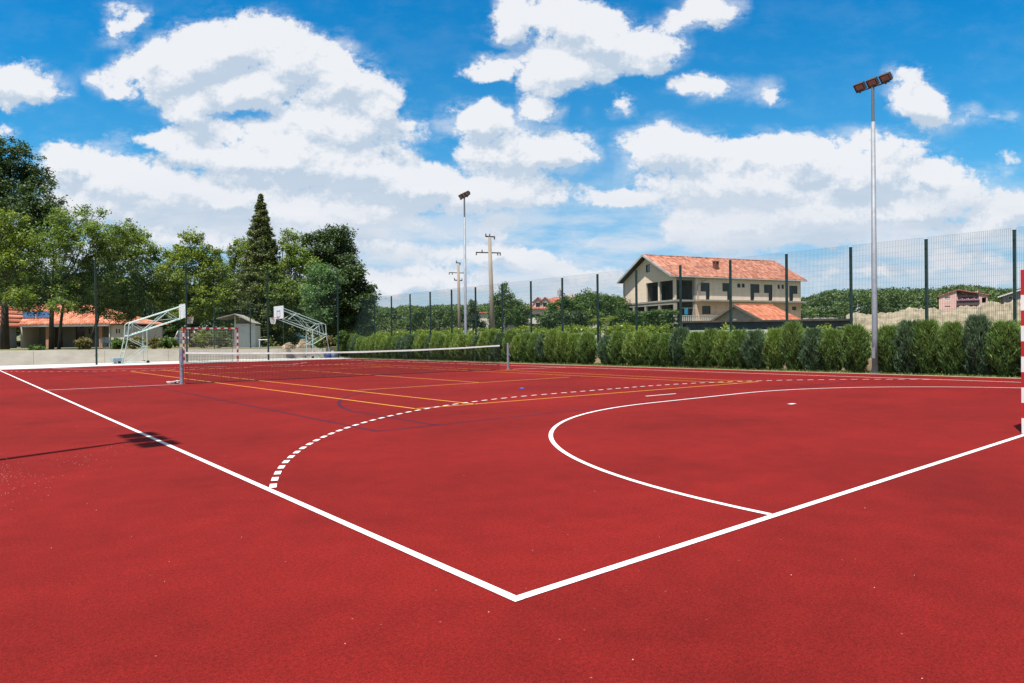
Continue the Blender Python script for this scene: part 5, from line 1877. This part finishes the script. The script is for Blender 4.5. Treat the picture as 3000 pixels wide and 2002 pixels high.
for k in range(11):
    x_ = xv+.2+(xv2-xv-.4)*k/10; mb.tube([PK(x_, -.68, zbalc+.75), PK(x_+.12, -.7, zbalc+1.05+.1*(k % 3))], [.2, .12], 5)
world_part(mb, 'flower_boxes', mat('pale_flowers', (.42, .22, .30), .9, .3, 2), pk)
for h in hw_:
    window(PK, pk, *h, frame=M_FRAMEW, glass=mat('closed_shutter', (.50, .44, .42), .8, .05, 5), mull=False)
PL = Frame(PK(0, 2.2), PK.e1, PK.e2)
window(PL, pk, xv+1.0, xv+3.0, zbalc+.3, zeR-.5)

GH = Frame(at_xy(2934, 120), R0*.578+F0*.816, R0*.816-F0*.578)
house('grey_house', 'far grey mauve house at the right edge, mostly above the draped netting', GH, 9, 13, 0, zz(2935, 868, 120), zz(2985, 828, 120), .5,
      mat('mauve_render', (.30, .25, .255), .9, .06, 1), M_TILE4, (False, False), (), ((1.0, 2.1, zz(2955, 878, 120), zz(2955, 869, 120)),), verge=M_FRAMEW)

# ---- villa with two dormers and the plain white villa
DV = Frame(at_xy(1536, 112), R0*.985-F0*.17, R0*.17+F0*.985)
zeD, zrD = zz(1536, 902, 112), zz(1650, 868, 112)
M_WREND = mat('white_render', (.66, .60, .54), .9, .06, 1.2)
M_TILE5 = tile_mat('salmon_roof_tile', (.40, .10, .06), (.50, .15, .09), (.56, .22, .14), DV.e1, cols=.3, rows=.6)
dv = house('dormered_villa', 'white villa with a salmon tiled roof and two small gabled dormers', DV, 13, 9, 0, zeD, zrD, .6, M_WREND, M_TILE5, (True, True),
           ((1.0, 2.6, zeD-3.0, zeD-1.0), (3.4, 5.0, zeD-3.0, zeD-1.0), (6, 7.4, zeD-2.6, zeD-1.0)), ((2, 3.2, zeD-2.6, zeD-1.0),))
for uu in (1577, 1598):
    xd = DV.hit(uu, 890, .6)[0]; zt_ = zz(uu, 884, 112); zb_ = zz(uu, 905, 112)
    dm = MB()
    DV.box(dm, (xd-.75, .15, zb_), (xd+.75, 2.6, zt_))
    dm.add([DV(xd-.75, .15, zt_), DV(xd+.75, .15, zt_), DV(xd, .15, zt_+.65)], [(0, 1, 2)])
    d1_ = world_part(dm, 'dormer', M_WREND, dv)
    dm = MB()
    for sg in (-1, 1):
        slab(dm, [DV(xd+sg*1.0, -.1, zt_-.15), DV(xd, -.1, zt_+.72), DV(xd, 3.6, zt_+.72), DV(xd+sg*1.0, 3.0, zt_-.15)], .1)
    o = world_part(dm, 'dormer_roof', M_TILE5, dv); o.parent = d1_
    o = window(Frame(DV(0, 0), DV.e1, DV.e2), dv, xd-.4, xd+.4, zb_+.2, zt_-.1, y=.12, frame=M_FRAMEW, mull=False); o.parent = d1_
mb = MB(); DV.box(mb, (-.3, -1.4, zz(1560, 946, 112)-.2), (6.6, 0, zz(1560, 946, 112))); DV.box(mb, (-.3, -1.4, zz(1560, 946, 112)), (6.6, -1.28, zz(1560, 932, 112)))
world_part(mb, 'balcony', M_WREND, dv)
mb = MB(); DV.box(mb, (7.0, 3.9, zrD-.6), (7.6, 4.5, zrD+.7)); world_part(mb, 'chimney', M_WREND, dv)
WV = Frame(at_xy(1372, 118), R0*.8-F0*.6, R0*.6+F0*.8)
house('white_villa', 'plain white villa partly hidden between the mast and the tall utility pole', WV, 4.6, 8, 0, zz(1395, 918, 118), zz(1395, 914, 118), .35, M_WREND, M_TILE5, (True, True),
      ((1.2, 1.8, zz(1390, 930, 118), zz(1390, 924, 118)),), ())

# ---- park house with the bright orange roof
D_ = 72.0
HX = lambda u: (u-1500)/FPX*D_
PH = Frame(cw(0, D_), R0, F0)
ph = empty('park_house', PH(HX(150), 0, .8), 'single storey park house with bright orange tiled hip roof, shaded porch and blue solar panels', 'house')
zf = zz(200, 957, D_)
zr = zz(100, 889, D_)
ev = 3.4
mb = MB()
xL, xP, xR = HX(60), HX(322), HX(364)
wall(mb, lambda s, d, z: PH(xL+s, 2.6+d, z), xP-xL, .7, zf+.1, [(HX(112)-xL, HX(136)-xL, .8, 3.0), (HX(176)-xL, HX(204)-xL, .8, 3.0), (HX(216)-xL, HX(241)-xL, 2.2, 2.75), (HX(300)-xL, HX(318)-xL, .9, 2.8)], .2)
world_part(mb, 'porch_wall', mat('porch_shade_render', (.22, .23, .20), .9, .08, 1.2), ph)  # dark colour carries the porch's shade, not the wall's own paint
mb = MB()
wall(mb, lambda s, d, z: PH(xP+s, d, z), xR-xP, .7, zf+.1, [(HX(339.5)-xP, HX(344.5)-xP, zz(342, 977, D_), zz(342, 964, D_)), (HX(347.5)-xP, HX(352)-xP, zz(349, 977, D_), zz(349, 964, D_))], .2)
PH.box(mb, (xP, .2, .7), (xP+.2, 2.8, zf)); PH.box(mb, (xR-.2, .2, .7), (xR, 8, zf)); PH.box(mb, (xL, 7.8, .7), (xR, 8, zf)); PH.box(mb, (xL, .0, .7), (xL+.2, 8, zf))
world_part(mb, 'wall', M_WREND, ph)
M_TERR = mat('terracotta_render', (.42, .22, .12), .9, .1, 2)
for uu in (138, 294):
    mb = MB(); PH.box(mb, (HX(uu)-.17, .05, .7), (HX(uu)+.17, .4, zf-.02))
    world_part(mb, 'porch_post', M_TERR, ph)
mb = MB(); mb.tube([PH(HX(323), -.1, .7), PH(HX(323), -.1, zf)], .05, 8); world_part(mb, 'downpipe', M_FRAMEW, ph)
mb = MB(); PH.box(mb, (HX(66), -.42, zf-.02), (HX(326), -.05, zf+.28)); world_part(mb, 'fascia', M_WHT, ph)
A1, A2 = PH(HX(64), -.5, zf+.28), PH(HX(369), -.5, zf+.28)
A4, A3 = PH(HX(20), 4.2, zr), PH(HX(205), 4.2, zr)
r_ = MB(); roof_face(r_, A1, A2, A3, A4, 16, 6, .012)
Bk, Bk0 = PH(HX(369)+.1, 9, zf+.28), PH(HX(20), 9, zf+.28)
r_.add([A2, Bk, A3], [(0, 1, 2)]); r_.add([Bk0, Bk, A3, A4], [(0, 1, 2, 3)])
r_.add([A1, A2, A2-[0, 0, .08], A1-[0, 0, .08]], [(0, 1, 2, 3)]); r_.add([A1, A2, Bk, Bk0], [(0, 1, 2, 3)]) if False else None
ro = world_part(r_, 'roof', M_TILE3, ph)
r_ = MB(); r_.tube([A4, A3], .10, 6); r_.tube([A3, A2], .09, 6); o = world_part(r_, 'ridge_tiles', M_TILE3, ph); o.parent = ro
for ua, ub in ((64, 100), (103, 150)):
    c = []
    for uu, t_ in ((ua, .27), (ub, .27), (ub, .62), (ua, .62)):
        y_ = -.5+(4.7)*t_; z_ = zf+.28+(zr-zf-.28)*t_+.10
        c.append(PH((uu-1500+4)/FPX*(D_+y_), y_, z_))
    mb = MB(); slab(mb, c, .05)
    world_part(mb, 'solar_panel', glass_mat('solar_glass', (.02, .05, .12), .15), ph)
# gabled porch wing at its left
GW = Frame(PH(HX(-22), -3.0), R0, F0)
gw = MB()
wg = HX(66)-HX(-22)
zg = zz(20, 893, 69)-.0
ze_ = zz(66, 948, 69)
wall(gw, lambda s, d, z: GW(s, d, z), wg-.6, .7, ze_, [(wg*.60, wg*.60+.9, .8, zz(45, 975, 69)), (.6, 1.6, .8, 2.8)], .2)
gw.add([GW(0, 0, ze_), GW(wg-.6, 0, ze_), GW((wg-.6)/2, 0, zg-.3)], [(0, 1, 2)])
GW.box(gw, (wg-.8, .2, .7), (wg-.6, 3, ze_)); GW.box(gw, (0, .2, .7), (.2, 3, ze_))
world_part(gw, 'gable_wing', mat('grey_shade_render', (.30, .31, .31), .9, .06, 2), ph)
gw = MB()
for sg in (0, 1):
    xe_ = -.4 if sg == 0 else wg-.2
    slab(gw, [GW(xe_, -.9, ze_-.3), GW((wg-.6)/2, -.9, zg), GW((wg-.6)/2, 6.5, zg), GW(xe_, 6.5, ze_-.3)], .12)
o = world_part(gw, 'wing_roof', M_TILE3, ph); o.parent = ro
gw = MB(); GW.box(gw, (wg*.55-.2, -.3, zz(45, 968, 69)), (wg-.5, -.02, zz(45, 961, 69))); GW.box(gw, (wg-.95, -.3, .7), (wg-.65, -.02, zz(45, 969, 69)))
world_part(gw, 'porch_beam', M_WREND, ph)

# ---- white shed in the park
KS = Frame(cw((690-1500)/FPX*53, 53), R0*.98+F0*.2, -R0*.2+F0*.98)
ks = empty('park_shed', KS(0, 0, .8), 'small white shed with a sagging grey gabled roof behind the far wall', 'shed')
wk = KS.hit(748, 980)[0]; ztk = zz(720, 954, 53)
mb = MB(); wall(mb, lambda s, d, z: KS(s, d, z), wk, .7, ztk, [], .15); KS.box(mb, (wk-.15, .15, .7), (wk, 2.4, ztk)); KS.box(mb, (0, .15, .7), (.15, 2.4, ztk)); KS.box(mb, (0, 2.4, .7), (wk, 2.55, ztk))
world_part(mb, 'wall', mat('chalky_white_wall', (.80, .82, .80), .8, .1, 2, col2=(.66, .70, .68)), ks)
mb = MB(); KS.box(mb, (-.06, -.06, .7), (.04, .04, zz(690, 926, 53))); KS.box(mb, (.05, -.02, ztk+.01), (wk, .1, ztk+.14)); world_part(mb, 'post', M_WHT, ks)
mb = MB()
zpk, zlf, zrt = zz(692, 920, 53), zz(640, 934, 53), zz(744, 947, 53)
xa_, xp_, xb_ = KS.hit(640, 930)[0], KS.hit(693, 920)[0], KS.hit(748, 946)[0]
slab(mb, [KS(xa_, -.8, zlf), KS(xp_, -.8, zpk), KS(xp_, 3.2, zpk), KS(xa_, 3.2, zlf)], .06); slab(mb, [KS(xp_, -.8, zpk), KS(xb_, -.8, zrt), KS(xb_, 3.2, zrt), KS(xp_, 3.2, zpk)], .06)
world_part(mb, 'roof', mat('corrugated_grey', (.33, .31, .27), .9, .2, 3, .3, 8), ks)
mb = MB(); mb.add([KS(.05, .3, ztk), KS(wk, .3, ztk), KS(xp_+.3, .3, zpk-.12)], [(0, 1, 2)]); world_part(mb, 'gable', M_RAWC, ks)

# ---- utility poles
M_POLE = mat('concrete_pole', (.30, .25, .20), .9, .14, 2, .2, 14, sc3=(1, 1, .3))
M_IRON = mat('rusty_iron', (.05, .045, .04), .7, .2, 6)
def insul(mb, p, h=.16, r=.05):
    p = np.array(p, float); mb.tube([p, p+[0, 0, h*.4], p+[0, 0, h*.45], p+[0, 0, h]], [r*.5, r, r*.6, r*.8], 8)
def upole(u, vt, D, r0, r1, lean, label, arms, group='concrete utility poles beyond the hedge'):
    t_ = at(u, vt, D); b = np.array([t_[0]-lean*R0[0], t_[1]-lean*R0[1], 0])
    e = empty('utility_pole', b, label, 'utility pole', group)
    mb = MB(); mb.tube([b-[0, 0, .2], t_-[0, 0, .3]], [r0, r1], 10); world_part(mb, 'pole', M_POLE, e, True)
    for (v, ul, ur, th, drops) in arms:
        p, q = at(ul, v, D), at(ur, v+1.5, D+.3)
        mb = MB(); mb.tube([p, q], th, 6)
        a_ = world_part(mb, 'cross_arm', M_IRON, e)
        for f, sg in drops:
            c = p+(q-p)*f
            m2 = MB(); insul(m2, c+[0, 0, 0 if sg > 0 else -.2], .2, .055)
            i_ = world_part(m2, 'insulator', M_IRON, e); i_.parent = a_
    return e
upole(1434, 683, 50, .20, .12, -.20, 'tall concrete utility pole with one wide cross arm, right of the distant mast',
      [(740, 1394, 1467, .045, ((.02, -1), (.25, 1), (.88, -1), (.98, -1))), (693, 1422, 1450, .05, ((.05, 1), (.45, 1), (.95, -1)))])
upole(1342.5, 766, 66, .17, .12, -.05, 'shorter concrete utility pole with several small cross arms, left of the distant mast',
      [(799, 1316, 1360, .04, ((.0, -1), (.2, -1), (1., 1))), (821, 1331, 1354, .05, ((.02, 1), (.98, 1))), (770, 1336, 1349, .05, ((.1, 1), (.9, -1)))])
mb = MB()
m0 = at(1640, 845, 112); mp_ = empty('antenna_mast', (m0[0], m0[1], 0), 'thin antenna rising behind the dormered villa roof', 'antenna')
mb.tube([(m0[0], m0[1], 0), m0], .09, 6); world_part(mb, 'pole', M_TIN, mp_)
mb = MB(); mb.lohi(m0-[.3, .3, 1.2], m0+[.3, .3, -.3]); world_part(mb, 'antenna_box', M_TIN, mp_)

# ---- netting draped over crops on the right
M_DRAPE = mat('straw_netting', (.36, .31, .22), .95, .15, 2.2, 1.0, 3.0, col2=(.17, .14, .085), detail=9, sc3=(.5, .5, 1.6))
def drape(label, D, prof, depth, zfoot):
    """prof: photo pixels of the top edge"""
    us = np.array([p[0] for p in prof], float); vs = np.array([p[1] for p in prof], float)
    n, m = 140, 20
    V = []
    for i in range(n+1):
        u = us[0]+(us[-1]-us[0])*i/n
        zt = at(u, np.interp(u, us, vs), D)[2]
        for j in range(m+1):
            f = j/m                      # 0 front foot, 1 back foot
            zz_ = zfoot+(zt-zfoot)*(math.sin(min(1, f*1.7)*math.pi/2)**.75 if f < .6 else math.cos((f-.6)/.4*math.pi/2)**.6)
            c = at_xy(u, D+depth*(f-.6)*.8)
            fold = .14*math.sin(u*.035+3*f)+.10*math.sin(u*.08-7*f)+.10*math.sin(u*.19+f*11+math.sin(u*.03)*3)*(1 if f < .5 else .3)+.05*math.sin(u*.33-f*17)
            V.append([c[0], c[1], max(0, zz_+fold*(.3+.7*math.sin(f*math.pi)))])
    F = [(i*(m+1)+j, (i+1)*(m+1)+j, (i+1)*(m+1)+j+1, i*(m+1)+j+1) for i in range(n) for j in range(m)]
    V = np.array(V); b = V.mean(0); b[2] = 0
    e = empty('draped_netting', b, label, 'netting', 'straw coloured netting draped over crops')
    mb = MB(); mb.add(V, F); world_part(mb, 'cover', M_DRAPE, e, True)
    mb = MB()
    for k in range(14):
        u = us[0]+(us[-1]-us[0])*(k+.5)/14
        i = int((u-us[0])/(us[-1]-us[0])*n)
        P0_, P1_ = V[i*(m+1)+11], V[min(n, i+4)*(m+1)+1]
        mb.tube([P0_+[0, 0, .03], (P0_+P1_)/2+[0, 0, .05], P1_+[0, 0, .03]], .025, 5)
    world_part(mb, 'rope', mat('straw_rope', (.56, .50, .38), .9), e)
    return e
drape('long low mound of pale straw netting behind the near mast', 62, [(2480, 925), (2560, 920), (2620, 910), (2700, 907), (2760, 906), (2830, 899), (2900, 900), (2960, 912)], 7, .4)
drape('higher bulge of straw netting at the right edge below the grey house', 52, [(2860, 915), (2890, 893), (2920, 884), (2960, 882), (3010, 878), (3080, 880), (3200, 890)], 6, 1.1)
drape('near low fold of straw netting just above the hedge tops', 46, [(2500, 938), (2560, 945), (2640, 938), (2720, 946), (2800, 932), (2880, 930), (2990, 940)], 4, .2)
drape('darker earth bank under the bulge', 49, [(2880, 930), (2940, 928), (3000, 930), (3100, 930)], 3, .2) if False else None

# ---- cars in the park
def car(D, u, v, ang, body, label, L=4.1, Wd=1.7, H=1.42):
    c = at(u, v, D); c[2] = .80
    e = empty('parked_car', c, label, 'car', 'cars parked in the park', rz=ang)
    def part(mb, name, m, sm=False, par=None):
        o = mb.build(name, m, e, sm)
        if par: o.parent = par
        return o
    prof = [(-L/2, .35), (-L/2+.05, .75), (-L/2+.25, .92), (L/2-1.25, .90), (L/2-.15, .74), (L/2, .55), (L/2-.02, .3), (-L/2+.05, .25)]
    mb = MB()
    def ext(mb, prof, w0, w1, zt):
        V = [(x, -w0, z) for x, z in prof]+[(x, w0, z) for x, z in prof]
        n = len(prof)
        mb.add(V, [tuple(range(n)), tuple(reversed(range(n, 2*n)))]+[(i, (i+1) % n, n+(i+1) % n, n+i) for i in range(n)])
    ext(mb, prof, Wd/2, 0, 0)
    bd = part(mb, 'body', body)
    cab = [(-L/2+.28, .915), (-L/2+.6, H), (L/2-1.9, H), (L/2-1.2, .905)]
    mb = MB()
    V = [(x, -(Wd/2-.03-.14*(z > 1)), z) for x, z in cab]+[(x, Wd/2-.03-.14*(z > 1), z) for x, z in cab]
    mb.add(V, [(0, 1, 2, 3), (7, 6, 5, 4), (0, 4, 5, 1), (1, 5, 6, 2), (2, 6, 7, 3)])
    part(mb, 'windows', M_PANE)
    mb = MB(); mb.lohi((-L/2+.62, -Wd/2+.18, H-.01), (L/2-1.92, Wd/2-.18, H+.035))
    for sx_ in (-1, 1):
        for x0, x1 in ((-L/2+.28, -L/2+.6), (L/2-1.2, L/2-1.9), (0-.2, -.2)):
            mb.tube([(x0, sx_*(Wd/2-.03), .91), (x1, sx_*(Wd/2-.17), H)], .035, 5)
    part(mb, 'roof', body)
    for x in (-L/2+.75, L/2-.8):
        for y in (-Wd/2+.06, Wd/2-.06):
            mb = MB(); mb.tube([(x, y-.09, .31), (x, y+.09, .31)], .31, 16); w = part(mb, 'wheel', M_NET)
            mb = MB(); mb.tube([(x, y-.095, .31), (x, y+.095, .31)], .18, 10); part(mb, 'rim', M_GALV, par=w)
    for y in (-Wd/2+.25, Wd/2-.25):
        mb = MB(); mb.lohi((L/2-.10, y-.16, .58), (L/2+.006, y+.16, .70)); part(mb, 'headlight', M_FRAMEW)
        mb = MB(); mb.lohi((-L/2-.006, y-.10, .62), (-L/2+.10, y+.10, .80)); part(mb, 'tail_light', mat('tail_red', (.4, .02, .02), .3))
    mb = MB(); mb.lohi((-L/2-.01, -.26, .45), (-L/2+.1, .26, .56)); mb.lohi((L/2-.1, -.26, .4), (L/2+.012, .26, .5)); part(mb, 'number_plate', M_FRAMEW)
    return e
car(63, 546, 1003, R(-110), mat('white_car_paint', (.72, .72, .72), .25, .02, 2), 'white car parked among bushes, seen through the striped goal')
car(66, 851, 1000, R(-40), mat('teal_car_paint', (.03, .11, .11), .25, .05, 2), 'dark teal car parked under the trees behind the rubble heaps')

# ---- rubble heaps on the wall, park bench, white garden chairs
def heap(u, v, ru, rv, D, label):
    s = FPX/D; c = at(u, v, D); b = c.copy(); b[2] = .78
    e = empty('rubble_heap', b, label, 'rubble heap', 'rubble heaps behind the far wall')
    mb = MB()
    for _ in range(110):
        a_, r_ = rng.uniform(0, 6.28), rng.random()**.6
        x, y = math.cos(a_)*r_*ru/s, math.sin(a_)*r_*ru/s*.7
        h = (1-r_**1.5)*2*rv/s*rng.uniform(.6, 1)
        q = rng.normal(size=(8, 3)); q /= np.linalg.norm(q, axis=1, keepdims=True)
        sz_ = rng.uniform(.05, .13)
        import itertools
        cube = np.array(list(itertools.product((-1, 1), repeat=3)), float)*sz_*rng.uniform(.55, 1, 3)+rng.normal(size=(8, 3))*sz_*.18
        mb.add(cube+[b[0]+x, b[1]+y, b[2]+h], [(0, 1, 3, 2), (4, 6, 7, 5), (0, 4, 5, 1), (2, 3, 7, 6), (0, 2, 6, 4), (1, 5, 7, 3)])
    world_part(mb, 'stones', mat('pale_rubble', (.46, .36, .25), .95, .25, 2, .4, 8), e)
heap(892, 1003, 22, 12, 50, 'larger sandy rubble heap behind the right basketball frame')
heap(846, 1010, 15, 6, 49.5, 'lower flat rubble heap left of the larger one')
bb = at(772, 1000, 51); bb[2] = .8
be = empty('park_bench', bb, 'white horizontal barrier rail right of the white shed', 'barrier')
be.name = 'barrier_rail'
mb = MB(); zb_ = zz(772, 996, 51)
mb.tube([bb-R0*.36+[0, 0, zb_-.8], bb+R0*.36+[0, 0, zb_-.8]], .03, 8); world_part(mb, 'rail', M_WHT, be)
for q in (-.3, .3):
    mb = MB(); mb.tube([bb+R0*q, bb+R0*q+[0, 0, zb_-.8]], .025, 6); world_part(mb, 'leg', M_WHT, be)
def chair(u, ang, label):
    D = 60; c = at(u, 1000, D); c[2] = .8
    e = empty('garden_chair', c, label, 'chair', 'white plastic garden chairs by the park house', rz=ang)
    for x in (-.22, .22):
        for y in (-.2, .2):
            mb = MB(); mb.tube([(x, y, 0), (x*.9, y*.9, .43)], .02, 6); mb.build('leg', M_WHT, e)
    mb = MB(); mb.lohi((-.24, -.23, .43), (.24, .23, .46)); mb.build('seat', M_WHT, e)
    mb = MB()
    for k in range(6):
        mb.lohi((-.22+k*.08, .20, .46), (-.18+k*.08, .23, .86))
    mb.lohi((-.24, .195, .84), (.24, .235, .90)); mb.build('backrest', M_WHT, e)
    mb = MB()
    for x in (-.25, .25):
        mb.tube([(x, -.2, .45), (x, -.2, .65), (x, .2, .66)], .018, 6)
    mb.build('armrest', M_WHT, e)
    return e
chair(306, .4, 'white plastic garden chair by the porch, leftmost of the three')
chair(322, 2.2, 'white plastic garden chair by the porch, middle of the three')
chair(335, -1.0, 'white plastic garden chair by the porch, rightmost of the three')
tb = at(314, 1000, 62); tb[2] = .8
te = empty('garden_table', tb, 'white garden table among the plastic chairs by the porch', 'table')
mb = MB(); mb.tube([tb+[0, 0, .70], tb+[0, 0, .73]], .45, 20); world_part(mb, 'tabletop', M_WHT, te)
for k in range(4):
    a_ = k*math.pi/2+.6
    mb = MB(); mb.tube([tb+[.36*math.cos(a_), .36*math.sin(a_), 0], tb+[.22*math.cos(a_), .22*math.sin(a_), .7]], .02, 6); world_part(mb, 'leg', M_WHT, te)

# blue ball bags slumped on the ballast frame of the right hoop
for k, (u, lab) in enumerate(((963, 'crumpled blue bag on the path under the right basketball frame, left of two'), (975, 'crumpled pale blue bag on the path under the right basketball frame, right of two'))):
    p = gnd(u, 1052); p[1] = min(p[1], 43.6)
    d = ray(u, 1050); t_ = (43.3-CAM[1])/d[1]; p = np.array([CAM[0]+t_*d[0], 43.3, .02])
    mb = MB()
    V = []
    for j in range(6):
        for i in range(10):
            a_ = i*math.pi*.2; r_ = (.26, .30, .27, .20, .12, .05)[j]*(1+.18*math.sin(3*a_+k+j))
            V.append((p[0]+r_*math.cos(a_), p[1]+r_*.8*math.sin(a_), .02+(0, .10, .24, .36, .44, .50)[j]))
    mb.add(V, [(j*10+i, j*10+(i+1) % 10, (j+1)*10+(i+1) % 10, (j+1)*10+i) for j in range(5) for i in range(10)]+[tuple(range(50, 60))])
    o = mb.build('ball_bag', mat('bag_blue', (.05, .10, .30) if k == 0 else (.22, .30, .48), .7, .2, 5), origin=p, smooth=True)
    tag(o, lab, 'bag', 'blue bags under the right hoop')

sc.cycles.max_bounces = 6
sc.cycles.diffuse_bounces = 3
sc.cycles.glossy_bounces = 3
sc.cycles.transparent_max_bounces = 8
sc.cycles.use_denoising = True
sc.cycles.pixel_filter_type = 'BLACKMAN_HARRIS'
